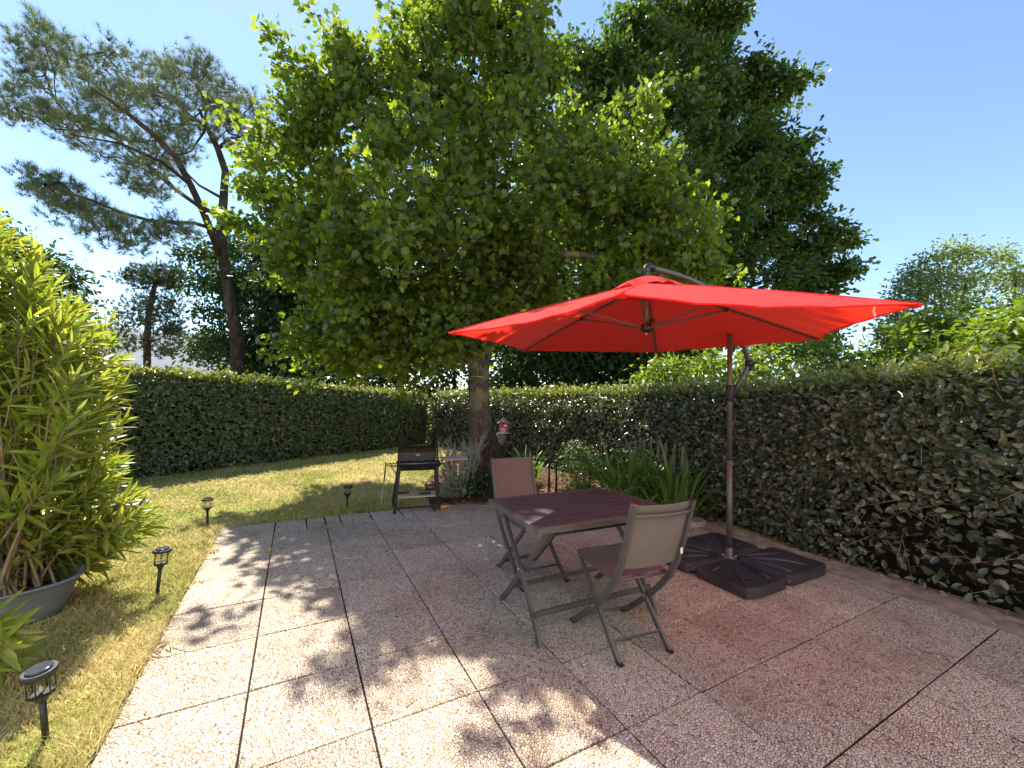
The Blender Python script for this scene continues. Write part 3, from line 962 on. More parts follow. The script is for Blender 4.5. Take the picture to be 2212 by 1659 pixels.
# oak behind the right-hand hedge
OAK_OUT = [(1180, 260), (1205, 150), (1235, 30), (1300, 60), (1330, 8), (1420, 30), (1430, 5), (1500, 30), (1555, 12), (1612, 25), (1612, 95), (1680, 105), (1690, 165), (1752, 142),
           (1735, 215), (1695, 260), (1760, 300), (1770, 350), (1808, 395), (1755, 430), (1730, 470), (1845, 430), (1850, 530), (1805, 560), (1845, 600), (1790, 640), (1845, 700),
           (1800, 740), (1600, 770), (1300, 800), (1150, 790), (1120, 600)]
OAK_OUT = [(x - 34 * max(0, min(1, (x - 1550) / 150)), y) for x, y in OAK_OUT]
oak_pts = clumped(crown_points(OAK_OUT, 17.5, 4.2, 900, 41, 1.0), 330, 6, .34, 43)
ob = at1(1480, 860, 17.5); ob[2] = -.05
oak_tr = [([tuple(ob), tuple(ob + [0, .1, 2.2]), tuple(ob + [.1, 0, 5.5]), tuple(ob + [0, .1, 10.0])], [.42, .34, .26, .12])]
tree('oak_tree', 'tall dark green oak rising behind the hedge and red parasol', 'tree', oak_tr, oak_pts, OAK, M['oak'], M['bark_dark'],
     56, .30, .25, 42, rmin=.010, seeds=dens(ob + [0, 0, 3.0], ob + [0, 0, 10.0], 8), maxr=.19)

# background broadleaf below the pine
sb = at1(560, 850, 18.5); sb[2] = -.05
s_pts = crown_points([(395, 560), (470, 520), (560, 500), (640, 520), (700, 620), (700, 780), (560, 800), (420, 790), (400, 700), (440, 640)], 18.5, 2.4, 200, 51, 1.2)
tree('ash_tree', 'dark broadleaf tree growing round the leaning pine trunk', 'tree', [([tuple(sb), tuple(sb + [0, .1, 2]), tuple(sb + [.1, .2, 4.6])], [.16, .13, .07])],
     clumped(s_pts, 110, 6, .4, 53), OAK, M['shade_leaf'], M['bark_dark'], 30, .34, .20, 52, rmin=.007, seeds=dens(sb + [0, 0, 1.4], sb + [0, 0, 4.6], 5), maxr=.09)

# dark thicket trees behind the hedge corner
for k, (px, poly, dep, lab) in enumerate([
        (700, [(560, 640), (700, 560), (820, 600), (860, 760), (840, 850), (570, 850)], 18.5, 'dark shrubby tree behind the left-hand end of the hedge corner'),
        (980, [(800, 600), (960, 560), (1130, 600), (1160, 780), (1120, 850), (800, 850)], 18.0, 'dense dark evergreen directly behind the maple trunk'),
        (1260, [(1080, 620), (1250, 590), (1400, 620), (1450, 760), (1400, 840), (1080, 850)], 14.5, 'dark thicket tree showing between maple trunk and parasol')]):
    b = at1(px, 860, dep); b[2] = -.05
    pts = crown_points(poly, dep, 2.0, 190, 60 + k, 1.4)
    tree('thicket_tree', lab, 'tree', [([tuple(b), tuple(b + [.05, 0, 1.2]), tuple(b + [0, .1, 3.0])], [.14, .11, .06])], pts, OAK, M['shade_leaf'], M['bark_dark'],
         90, .5, .21, 70 + k, rmin=.006, seeds=dens(b + [0, 0, .8], b + [0, 0, 3.0], 4), group='trees behind the hedge', maxr=.07)

# tree behind the oleander
lb = at1(70, 870, 15); lb[2] = -.05
l_pts = crown_points([(-260, 560), (-60, 430), (60, 520), (130, 570), (200, 640), (245, 730), (200, 800), (-240, 820)], 15, 2.2, 200, 81, 1.2)
tree('round_tree', 'rounded olive green tree half hidden by the oleander', 'tree', [([tuple(lb), tuple(lb + [0, 0, 2]), tuple(lb + [.1, 0, 4])], [.2, .16, .08])], l_pts, OVAL_LITE,
     M['shade_leaf'], M['bark_dark'], 90, .42, .18, 82, rmin=.007, seeds=dens(lb + [0, 0, 1.6], lb + [0, 0, 4], 4), maxr=.09)

# thin pale tree at the right
pb = at1(2090, 860, 15); pb[2] = -.05
p_pts = crown_points([(1900, 700), (1925, 620), (1990, 560), (2060, 520), (2110, 540), (2170, 528), (2230, 590), (2330, 560), (2380, 700), (2200, 780), (1960, 770)], 15, 2.0, 330, 91, 1.3)
tree('pale_tree', 'thin pale grey-green tree against the sky beyond the parasol tip', 'tree', [([tuple(pb), tuple(pb + [0, 0, 1.8]), tuple(pb + [-.1, 0, 4.2])], [.16, .13, .05])], p_pts, OVAL_LITE,
     M['pale'], M['bark_dark'], 48, .3, .13, 92, rmin=.006, seeds=dens(pb + [0, 0, 1.4], pb + [0, 0, 4.2], 5), maxr=.08, wander=.12)

# bright shrubs leaning over the right-hand hedge
for k, (poly, dep, px, lab) in enumerate([
        ([(1850, 790), (1870, 730), (1960, 700), (2060, 680), (2120, 700), (2120, 800), (1980, 830)], 8.5, 1990, 'bright green shrub topping the hedge under the parasol tip'),
        ([(2090, 790), (2110, 700), (2190, 660), (2300, 640), (2360, 760), (2260, 830)], 7.2, 2230, 'bright leafy shrub above the hedge at the photo edge'),
        ([(1360, 830), (1420, 780), (1540, 765), (1640, 750), (1720, 730), (1820, 745), (1880, 800), (1760, 840)], 9.5, 1640, 'green shrub over the hedge just behind the parasol crank')]):
    b = at1(px, 1000, dep); b[2] = -.05
    pts = crown_points(poly, dep, .9, 110, 100 + k, 1.6)
    tree('overhanging_shrub', lab, 'shrub', [([tuple(b), tuple(b + [0, 0, .6]), tuple(b + [.05, 0, 1.5])], [.07, .06, .04])], pts, OVAL_LITE, M['bush'], M['bark_dark'],
         46, .24, .13, 110 + k, rmin=.004, seeds=dens(b + [0, 0, .5], b + [0, 0, 1.5], 3), group='shrubs beyond the hedge', maxr=.04, up=.8)


# ---- pines
def needle_tuft(n, seed, L=1.0, w=.018):
    rr = np.random.default_rng(seed)
    V, F = [], []
    for i in range(n):
        a = rr.uniform(0, 6.283); t = rr.uniform(.15, 1.15)
        d = np.array([math.sin(t) * math.cos(a), math.cos(t), math.sin(t) * math.sin(a)])
        b = np.array([0, rr.uniform(-.25, .25), 0])
        s = np.cross(d, rr.normal(0, 1, 3)); s /= np.linalg.norm(s)
        k = len(V)
        V += [tuple(b - s * w), tuple(b + s * w), tuple(b + d * L * rr.uniform(.75, 1.1) - np.array([0, 0, 0]))]
        F.append((k, k + 1, k + 2))
    return V, F


TUFT = needle_tuft(26, 3, w=.022)
TUFT_S = needle_tuft(16, 4, w=.07)


def pine(name, label, trunks, seeds, crown, per, sigma, size, seed, mat, tuft, rmin, group=None, wander=.06, maxr=.07):
    root = empty(name, (0, 0, 0), 0, label, 'tree', group)
    mb = MB()
    for pts, rad in trunks:
        mb.tube(pts, rad, 10)
    mb.build('trunk', M['bark_pine'], root)
    lm = MB()
    branch_net(seeds, .09, crown, rmin, lm, wander, maxr=maxr)
    lm.build('limbs', M['bark_pine'], root, 'stuff')
    rr = np.random.default_rng(seed)
    n = len(crown) * per
    c = np.repeat(crown, per, axis=0)
    off = rr.normal(0, sigma, (n, 3)); off[:, 2] *= .6
    ax = off / (np.linalg.norm(off, axis=1, keepdims=True) + 1e-6) * .8 + np.array([0, 0, .75]) + rr.normal(0, .45, (n, 3))
    o = link('needles', scatter_mesh('needles', tuft, c + off, frames(ax, rr.normal(0, 1, (n, 3))), size * rr.uniform(.7, 1.2, n), mat), root)
    o['kind'] = 'stuff'
    # some cones
    cm = MB()
    for i in rr.choice(len(crown), 30, replace=False):
        p = crown[i]
        cm.lathe([(.01, -.09), (.045, -.06), (.05, -.02), (.03, .03), (.006, .06)], 7, tuple(p))
    cm.build('cones', M['bark_dark'], root, 'stuff')
    return root


PD = 16.0
def pp(x, y, d=0.0): return tuple(at1(x, y, PD + d))
stem = [pp(518, 800), pp(512, 730), pp(497, 640), pp(482, 560), pp(477, 500), pp(483, 430), pp(487, 370), pp(470, 320), pp(445, 270), pp(430, 235)]
stem[0] = (stem[0][0], stem[0][1], 1.2)
stem = [(stem[0][0] + .25, stem[0][1] - .05, -.05)] + stem
stem_r = [.27, .25, .23, .21, .19, .17, .15, .13, .11, .08, .05]
stem2 = [pp(478, 560), pp(462, 515, -.4), pp(440, 460, -.9), pp(412, 400, -1.4), pp(380, 340, -1.8), pp(330, 290, -2.2), pp(270, 240, -2.6), pp(200, 190, -3.0)]
stem2_r = [.14, .135, .12, .11, .10, .085, .065, .03]
br = [[pp(478, 470), pp(430, 445, .6), pp(380, 410, 1.2), pp(320, 360, 1.7), pp(250, 300, 2.0), pp(170, 265, 2.4), pp(60, 230, 2.8)],
      [pp(480, 500), pp(420, 482, -1), pp(330, 478, -1.8), pp(270, 462, -2.4), pp(190, 430, -3), pp(100, 400, -3.4)],
      [pp(483, 430), pp(430, 400, 1.6), pp(380, 350, 2.6), pp(330, 330, 3.2)],
      [pp(470, 320), pp(520, 305, .8), pp(560, 280, 1.6)],
      [pp(412, 400, -1.4), pp(350, 350, -2.4), pp(260, 310, -3.2), pp(150, 290, -3.8)],
      [pp(450, 280), pp(400, 240, 1.5), pp(350, 200, 2.6), pp(300, 160, 3.2)]]
br_r = [[.10, .09, .08, .07, .055, .04, .02], [.08, .07, .06, .05, .035, .02], [.06, .05, .04, .02], [.05, .04, .02], [.06, .05, .035, .02], [.05, .045, .035, .02]]
pine_tr = [(stem, stem_r), (stem2, stem2_r)] + list(zip(br, br_r))
pine_seeds = [stem[-2], stem[-3]] + stem2[3:] + [p for b in br for p in b[1:]]
PINE_OUT = [(30, 60), (50, 20), (110, 55), (170, 105), (235, 75), (270, 130), (330, 100), (400, 110), (450, 130), (500, 170), (560, 205), (610, 250), (590, 290), (520, 310), (440, 300),
            (400, 360), (340, 440), (280, 410), (210, 330), (150, 310), (90, 290), (0, 250), (-30, 210), (30, 190), (40, 130)]
pn = crown_points(PINE_OUT, PD, 3.6, 330, 121, 1.4)
PINE_LOW = [(55, 365), (100, 375), (190, 430), (290, 470), (390, 475), (420, 500), (330, 525), (280, 540), (210, 520), (130, 490), (70, 430)]
pl = crown_points(PINE_LOW, PD - 2.4, 1.0, 70, 123, 1.5)
pine('pine_tree', 'tall leaning umbrella pine with long bare limbs against the sky', pine_tr, pine_seeds, np.concatenate([pn, pl]), 10, .24, .32, 124, M['needle'], TUFT, .008, maxr=.06)

QD = 27.0
def qq(x, y, d=0.0): return tuple(at1(x, y, QD + d))
qs = [qq(318, 800), qq(318, 740), qq(320, 690), qq(326, 650), qq(336, 610), qq(345, 580)]
qs = [(qs[0][0], qs[0][1], -.05)] + qs
qpts = np.concatenate([crown_points([(248, 590), (300, 570), (380, 575), (410, 600), (390, 625), (300, 615)], QD, 1.4, 50, 131, 1.6),
                       crown_points([(235, 660), (300, 630), (410, 640), (420, 740), (380, 770), (260, 760), (240, 700)], QD, 1.8, 75, 132, 1.4)])
pine('small_pine_tree', 'small flat-topped pine standing far beyond the left hedge', [(qs, [.24, .22, .20, .18, .16, .13, .08])], qs[2:], qpts, 18, .34, .26, 133, M['needle_dark'], TUFT_S, .007, maxr=.06)


# ------------------------------------------------------------------ hedges
def hedge(name, label, path, hts, thick, side, mat, n_front, n_top, size, seed, n_single=0, near_bare=False, shoots=.06, top_mat=None):
    rr = np.random.default_rng(seed)
    P = np.array(path, float); H = np.array(hts, float)
    seg = P[1:] - P[:-1]
    L = np.linalg.norm(seg, axis=1)
    nrm = np.stack([seg[:, 1], -seg[:, 0]], 1) / L[:, None] * side      # towards the garden
    root = empty(name, (0, 0, 0), 0, label, 'hedge')
    # woody inside
    vn = np.zeros_like(P)
    vn[:-1] += nrm; vn[1:] += nrm
    vn /= np.linalg.norm(vn, axis=1, keepdims=True)
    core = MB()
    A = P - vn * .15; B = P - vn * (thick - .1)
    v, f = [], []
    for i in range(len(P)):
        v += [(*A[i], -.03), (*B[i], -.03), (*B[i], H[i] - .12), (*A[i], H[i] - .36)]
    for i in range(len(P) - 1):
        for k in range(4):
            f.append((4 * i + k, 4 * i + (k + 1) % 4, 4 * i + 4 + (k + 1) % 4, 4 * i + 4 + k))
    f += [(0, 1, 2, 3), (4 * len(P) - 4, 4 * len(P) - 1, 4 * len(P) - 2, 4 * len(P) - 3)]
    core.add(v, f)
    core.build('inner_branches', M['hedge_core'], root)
    mid = (P[1:] + P[:-1]) / 2
    d = np.maximum(np.linalg.norm(mid - CAM_POS[None, :2], axis=1), 3)
    w = L / d ** 1.1; w /= w.sum()

    def pick(n):
        k = rr.choice(len(L), n, p=w); t = rr.random(n)
        return P[k] + seg[k] * t[:, None], nrm[k], H[k] + (H[k + 1] - H[k]) * t, k, (np.cumsum(L) - L)[k] + L[k] * t
    # front face
    q, nn, hh, k, s = pick(int(n_front * 1.6))
    z = hh * rr.random(len(q)) ** .92
    lump = waves(s * 1.0, z * 1.4, seed + 5, 1.1)
    fine = waves(s * 3.2, z * 3.6, seed + 6, 1.4)
    dep = np.abs(rr.normal(0, .05, len(q))) - .055 * lump - .03 * fine
    rb_ = .34
    over = np.clip(z - (hh - rb_), 0, rb_ * .99)
    recede = rb_ - np.sqrt(rb_ ** 2 - over ** 2)
    dep = dep + recede
    tilt = over / rb_
    ok = (fine > -.40) | (rr.random(len(q)) < .45)
    if near_bare:
        dn = np.hypot(q[:, 0] - CAM_POS[0], q[:, 1] - CAM_POS[1])
        bare = np.clip((1.25 - z) / .7, 0, 1) * np.clip((-.9 - q[:, 1]) / .8, 0, 1)
        ok &= rr.random(len(q)) > .88 * bare
    q, nn, hh, z, dep, tilt = [a[ok][:n_front] for a in (q, nn, hh, z, dep, tilt)]
    n = len(q)
    pos = np.concatenate([q - nn * dep[:, None], z[:, None] + .01], 1)
    n3 = np.concatenate([nn, np.zeros((n, 1))], 1)
    tang = np.stack([-nn[:, 1], nn[:, 0], 0 * z], 1)
    ax = tang * rr.normal(0, .9, (n, 1)) + np.array([0, 0, 1]) * rr.normal(-.25, .6, (n, 1)) + n3 * rr.uniform(0, .7, (n, 1))
    no = n3 * (.7 - .4 * tilt[:, None]) + np.array([0, 0, .45]) * (1 + 1.6 * tilt[:, None]) + rr.normal(0, .6, (n, 3))
    sc = size * rr.uniform(.6, 1.25, n)
    # top, and shoots that stand up from it
    q, nn2, hh, k, s = pick(n_top)
    wv = rr.random(n_top) ** 1.25 * (thick - .14) + .14
    zt = hh + .045 * waves(s, wv, seed + 9, 2) + np.abs(rr.normal(0, shoots, n_top)) * (1 + .8 * waves(s * 4, wv * 4, seed + 10, 2)) - .05
    pt = np.concatenate([q - nn2 * wv[:, None], zt[:, None]], 1)
    axt = rr.normal(0, .8, (n_top, 3)) + np.array([0, 0, .35])
    not_ = rr.normal(0, .5, (n_top, 3)) + np.array([0, 0, .8])
    sct = size * rr.uniform(.65, 1.3, n_top)
    # back face, thinner
    nb = n_front // 6
    q, nn3, hh, k, s = pick(nb)
    zb = hh * rr.random(nb)
    pb_ = np.concatenate([q - nn3 * (thick + rr.normal(0, .04, nb))[:, None], zb[:, None]], 1)
    n3b = np.concatenate([-nn3, np.zeros((nb, 1))], 1)
    leaves(pt, axt, not_, sct, OVAL_LITE, top_mat, root, 0, name='top_growth')
    pos = np.concatenate([pos, pb_]); ax = np.concatenate([ax, rr.normal(0, 1, (nb, 3))])
    no = np.concatenate([no, n3b + rr.normal(0, .5, (nb, 3))]); sc = np.concatenate([sc, size * 1.6 * np.ones(nb)])
    leaves(pos, ax, no, sc, OVAL_LITE if not n_single else OVAL, mat, root, n_single)
    # bare twigs
    tw = MB()
    nt = 900 if near_bare else 160
    q, nn4, hh, k, s = pick(nt)
    for i in range(nt):
        z0 = hh[i] * rr.uniform(.05, .95)
        a = np.array([*(q[i] - nn4[i] * .16), z0])
        dd = np.array([*(nn4[i] * rr.uniform(.2, .8)), rr.uniform(-.1, .8)]) + rr.normal(0, .5, 3)
        dd /= np.linalg.norm(dd); l = rr.uniform(.18, .42)
        tw.tube([a, a + dd * l * .5 + rr.normal(0, .02, 3), a + dd * l + rr.normal(0, .03, 3)], [.004, .003, .0015], 4, False)
    tw.build('twigs', M['twig'], root, 'stuff')
    return root


R_PATH = [(5.12, -4.6), (5.12, -3.4), (5.10, -2.4), (5.12, -1.5), (5.30, -.4), (5.45, .8), (5.45, 2.6), (5.2, 4.6), (4.75, 6.4), (4.1, 8.3)]
R_H = [1.80, 1.78, 1.75, 1.65, 1.57, 1.56, 1.55, 1.53, 1.50, 1.47]
hedge('clipped_hedge', 'tall clipped hedge with grey-green oval leaves running behind the parasol', R_PATH, R_H, .95, -1, M['hedge'], 52000, 20000, .072, 201, 300, True, .09, M['sunlit_new_growth'])
L_PATH = [(4.3, 8.75), (2.8, 7.9), (.707, 6.72), (-1.492, 5.55), (-3.6, 4.4), (-6.0, 3.1)]
L_H = [1.46, 1.49, 1.62, 1.74, 1.80, 1.84]
hedge('lawn_hedge', 'shaded dark green clipped hedge closing off the lawn', L_PATH, L_H, .9, -1, M['hedge_far'], 30000, 15000, .085, 211, 0, False, .075, M['sunlit_new_growth'])


# ------------------------------------------------------------------ unseen house wall, added behind the camera to bounce sun into the shade
own = empty('added_bounce_house', (2.2, -5.1, 0), 0, 'unseen white house wall with glazed doors, added behind the patio to bounce light', 'house')
wl_ = MB()
for (xa, xb, za, zb) in [(-7, -1.6, -.03, 5.3), (-1.6, .9, 2.2, 5.3), (.9, 7, -.03, 5.3)]:
    wl_.box((xa, -.3, za), (xb, 0, zb))
wl_.build('wall', M['render'], own)
ev = MB(); ev.add([(-7.4, .30, 5.45), (7.4, .30, 5.45), (7.4, -5, 8.3), (-7.4, -5, 8.3), (-7.4, .30, 5.36), (7.4, .30, 5.36), (7.4, -5, 8.2), (-7.4, -5, 8.2)],
                  [(0, 1, 2, 3), (7, 6, 5, 4), (0, 4, 5, 1), (1, 5, 6, 2), (2, 6, 7, 3), (3, 7, 4, 0)])
ev.build('roof', M['slate'], own)
for xa in (-1.59, -.34):
    dr_ = MB()
    dr_.box((xa, -.16, 0), (xa + .08, -.10, 2.19)); dr_.box((xa + 1.15, -.16, 0), (xa + 1.23, -.10, 2.19)); dr_.box((xa + .08, -.16, 0), (xa + 1.15, -.10, .12)); dr_.box((xa + .08, -.16, 2.09), (xa + 1.15, -.10, 2.19))
    d_ = dr_.build('terrace_door', M['white_paint'], own)
    MB().box((xa + .08, -.14, .12), (xa + 1.15, -.125, 2.09)).build('pane', M['window'], d_)

# ------------------------------------------------------------------ far house
hb = at1(330, 860, 42)
ho = empty('house', (hb[0], hb[1], 0), math.radians(35), 'white house with grey slate roof far behind the small pine', 'house')
MB().box((-7, -4, -.05), (7, 4, 3.4)).build('wall', M['render'], ho)
rf = MB()
rf.add([(-7.5, -4.6, 3.3), (7.5, -4.6, 3.3), (7.5, 0, 7.6), (-7.5, 0, 7.6), (7.5, 4.6, 3.3), (-7.5, 4.6, 3.3)], [(0, 1, 2, 3), (3, 2, 4, 5), (0, 3, 5), (1, 4, 2), (0, 5, 4, 1)])
ro = rf.build('roof', M['slate'], ho)
MB().box((4.2, -.5, 6.6), (5.2, .5, 8.6)).build('chimney', M['render'], ro)
for x in (-4.6, -1.0, 2.6):
    w = MB().box((x, -4.06, 1.0), (x + 1.3, -4.005, 2.3)).build('window', M['window'], ho)
    MB().box((x + .61, -4.09, 1.0), (x + .69, -4.062, 2.3)).build('mullion', M['white_paint'], w)


# ------------------------------------------------------------------ red parasol
POLE = (4.13, -1.06)
pr = empty('parasol', (POLE[0], POLE[1], 0), 0, 'open red cantilever parasol on a dark bronze pole beside the hedge', 'parasol')
cx, cy = 3.081 - POLE[0], -1.062 - POLE[1]
A_ELB = (.34, .03, 1.83)
mb = MB()
mb.tube([(0, 0, .07), (0, 0, .95)], .0245, 16); mb.tube([(0, 0, .95), (0, 0, 2.36)], .0225, 16)
mb.build('pole', M['pole'], pr)
MB().lathe([(.062, .062), (.062, .07), (.034, .078), (.03, .15), (.026, .155)], 16).build('pole_socket', M['pole'], pr)
for k in range(4):
    a = k * math.pi / 2 + .78
    MB().lathe([(.009, .07), (.009, .082), (.005, .086)], 6, (.05 * math.cos(a), .05 * math.sin(a), 0)).build('bolt', M['chrome'], pr)
MB().lathe([(.0265, .935), (.0265, .965)], 16).build('joint_ring', M['blackplastic'], pr)
mb = MB(); mb.lathe([(.0235, 1.46), (.030, 1.465), (.030, 1.60), (.0235, 1.605)], 14)
cl = mb.build('slide_clamp', M['blackplastic'], pr)
MB().tube([(-.03, -.012, 1.59), (-.055, -.02, 1.575), (-.05, -.02, 1.50)], .008, 6).build('clamp_lever', M['blackplastic'], cl)
mb = MB(); mb.bar((.035, .0, 1.52), (A_ELB[0] - .01, A_ELB[1], A_ELB[2] - .03), .022, .038, (0, 1, 0)); mb.build('lower_strut', M['pole'], pr)
mb = MB(); mb.bar((.03, 0, 1.515), (.10, .008, 1.595), .034, .046, (0, 1, 0)); mb.build('strut_joint', M['blackplastic'], pr)
arm_pts = [A_ELB, (.20, .02, 2.06), (.02, .005, 2.30), (-.24, .01, 2.43), (-.60, .0, 2.495), (cx + .05, cy, 2.51)]
ap = [Vector(p) for p in arm_pts]
fine_arm = []
for i in range(len(ap) - 1):
    for k in range(5):
        f = k / 5
        p0 = ap[max(i - 1, 0)]; p1 = ap[i]; p2 = ap[i + 1]; p3 = ap[min(i + 2, len(ap) - 1)]
        fine_arm.append(.5 * ((2 * p1) + (p2 - p0) * f + (2 * p0 - 5 * p1 + 4 * p2 - p3) * f * f + (3 * p1 - p0 - 3 * p2 + p3) * f ** 3))
fine_arm.append(ap[-1])
MB().tube(fine_arm, .023, 12).build('arm', M['pole'], pr)
mb = MB(); mb.lathe([(.02, -.035), (.038, -.03), (.038, .03), (.02, .035)], 12, A_ELB); mb.box((A_ELB[0] - .005, A_ELB[1] - .022, A_ELB[2] - .075), (A_ELB[0] + .055, A_ELB[1] + .022, A_ELB[2] + .02))
cb = mb.build('crank_housing', M['blackplastic'], pr)
MB().tube([(A_ELB[0] + .05, A_ELB[1] - .02, A_ELB[2]), (A_ELB[0] + .05, A_ELB[1] - .06, A_ELB[2])], .009, 8).build('crank_handle', M['blackplastic'], cb)
mb = MB(); mb.tube([(0, 0, 2.27), (0, 0, 2.33)], .032, 14); mb.build('arm_pivot', M['blackplastic'], pr)
# head above the canopy and mast below it
mb = MB(); mb.tube([(cx + .07, cy, 2.507), (cx + .02, cy, 2.523), (cx - .004, cy, 2.505), (cx - .004, cy, 2.46), (cx - .004, cy, 2.36)], [.027, .029, .029, .027, .025], 14)
hd = mb.build('arm_elbow', M['blackplastic'], pr)
for z in (2.45, 2.48):
    MB().lathe([(.005, 0), (.005, .004)], 6, (cx - .02, cy - .024, z)).build('rivet', M['chrome'], hd)
MB().tube([(cx, cy, 2.39), (cx, cy, 2.02)], .017, 12).build('mast', M['pole'], pr)
MB().lathe([(.012, 1.985), (.03, 1.995), (.048, 2.01), (.048, 2.045), (.03, 2.06)], 12, (cx, cy, 0)).build('hub', M['blackplastic'], pr)
MB().lathe([(.006, 1.968), (.012, 1.975), (.012, 1.986)], 10, (cx, cy, 0)).build('hub_button', M['chrome'], pr)
RAD, TH0, ZR, ZA = 1.54, math.radians(219.55), 1.961, 2.385
TILT = (.029, .011)


def ribp(k, u, dz=0.0, rr=1.0):
    a = TH0 - k * math.pi / 3
    x, y = RAD * u * rr * math.cos(a), RAD * u * rr * math.sin(a)
    z = ZA - (ZA - ZR) * (.90 * u + .10 * u * u) + TILT[0] * x + TILT[1] * y + dz
    return Vector((cx + x, cy + y, z))


NU, NV = 14, 12
V, F, idx = [], [], {}
for k in range(6):
    for iu in range(NU + 1):
        u = .075 + (1 - .075) * iu / NU
        for iv in range(NV + 1):
            v = iv / NV
            if iv == NV:
                continue
            a, b = ribp(k, u), ribp((k + 1) % 6, u)
            p = a * (1 - v) + b * v
            s = 4 * v * (1 - v)
            c = Vector((cx, cy, p.z))
            p = c + (p - c) * (1 - .075 * s * u ** 3)       # cut of the hem between two ribs
            p.z += -.012 * s * u + .0025 * math.sin(23 * v + 5 * k) * u + .002 * math.sin(17 * u + 9 * v * 3.1 + k)
            idx[(k, iu, iv)] = len(V); V.append(p)
for k in range(6):
    for iu in range(NU):
        for iv in range(NV):
            n = (k, iv + 1) if iv + 1 < NV else ((k + 1) % 6, 0)
            F.append((idx[(k, iu, iv)], idx[(n[0], iu, n[1])], idx[(n[0], iu + 1, n[1])], idx[(k, iu + 1, iv)]))
mb = MB(); mb.add(V, F, True)
canopy = mb.build('canopy', M['redcloth'], pr)
# hem, seams, vent cap
hem = MB()
loop = []
for k in range(6):
    for iv in range(NV):
        loop.append(V[idx[(k, NU, iv)]])
loop.append(loop[0])
hem.tube(loop, .005, 6, False)
hem.build('hem', M['redcloth'], canopy)
vc = MB(); Vv = []; Fv = []
rings = [(.02, .055), (.10, .045), (.20, .028), (.285, -.005)]
nS = 48
for (r, dz) in rings:
    for i in range(nS):
        a = 2 * math.pi * i / nS
        rip = (.014 * math.sin(6 * a + 1) + .010 * math.sin(11 * a + 2) + .007 * math.sin(17 * a)) * (r / .285) ** 2
        rr = r * (1 - .05 * math.cos(6 * (a - TH0)) * -1)
        z = ZA - (ZA - ZR) * .9 * r / RAD + TILT[0] * rr * math.cos(a) + TILT[1] * rr * math.sin(a) + dz + rip + .006
        Vv.append((cx + rr * math.cos(a), cy + rr * math.sin(a), z))
for j in range(len(rings) - 1):
    for i in range(nS):
        Fv.append((j * nS + i, j * nS + (i + 1) % nS, (j + 1) * nS + (i + 1) % nS, (j + 1) * nS + i))
vc.add(Vv, Fv, True)
vc.build('vent_cap', M['redcloth'], canopy)
for k in range(6):
    pts = [ribp(k, u, -.014) for u in np.linspace(.03, .985, 10)]
    rb = MB(); rb.ribbon(pts, .018, .012, (-math.sin(TH0 - k * math.pi / 3), math.cos(TH0 - k * math.pi / 3), 0))
    rib = rb.build('rib', M['pole'], pr)
    j = ribp(k, .44, -.026)
    h = Vector((cx, cy, 2.03)) + Vector((math.cos(TH0 - k * math.pi / 3), math.sin(TH0 - k * math.pi / 3), 0)) * .045
    MB().bar(h, j, .014, .018, (-math.sin(TH0 - k * math.pi / 3), math.cos(TH0 - k * math.pi / 3), 0)).build('strut', M['pole'], rib)
    MB().box(tuple(j - Vector((.016, .016, .01))), tuple(j + Vector((.016, .016, .02)))).build('strut_clip', M['blackplastic'], rib)
    e = ribp(k, .985, -.012)
    MB().box(tuple(e - Vector((.018, .018, .008))), tuple(e + Vector((.018, .018, .010)))).build('rib_pocket', M['redcloth'], rib)
for k in range(6):
    MB().tube([ribp(k, u, .002) for u in np.linspace(.10, .995, 12)], .0035, 5).build('seam', M['redcloth'], canopy)
# white care label hanging by the right-hand tip
e = ribp(5, .90, -.02)
lbl = MB(); lbl.ribbon([e + Vector((.0, .02, .0)), e + Vector((.012, .03, -.03)), e + Vector((.03, .03, -.055))], .022, .0012, (1, 0, 0))
lbl.build('care_label', M['white_paint'], canopy)
# steel cross foot
cf = MB(); cf.bar((-.50, 0, .05), (.50, 0, .05), .04, .025, (0, 1, 0)); cf.bar((0, -.50, .0495), (0, .50, .0495), .0399, .024, (1, 0, 0))
cf.build('cross_foot', M['pole'], pr)


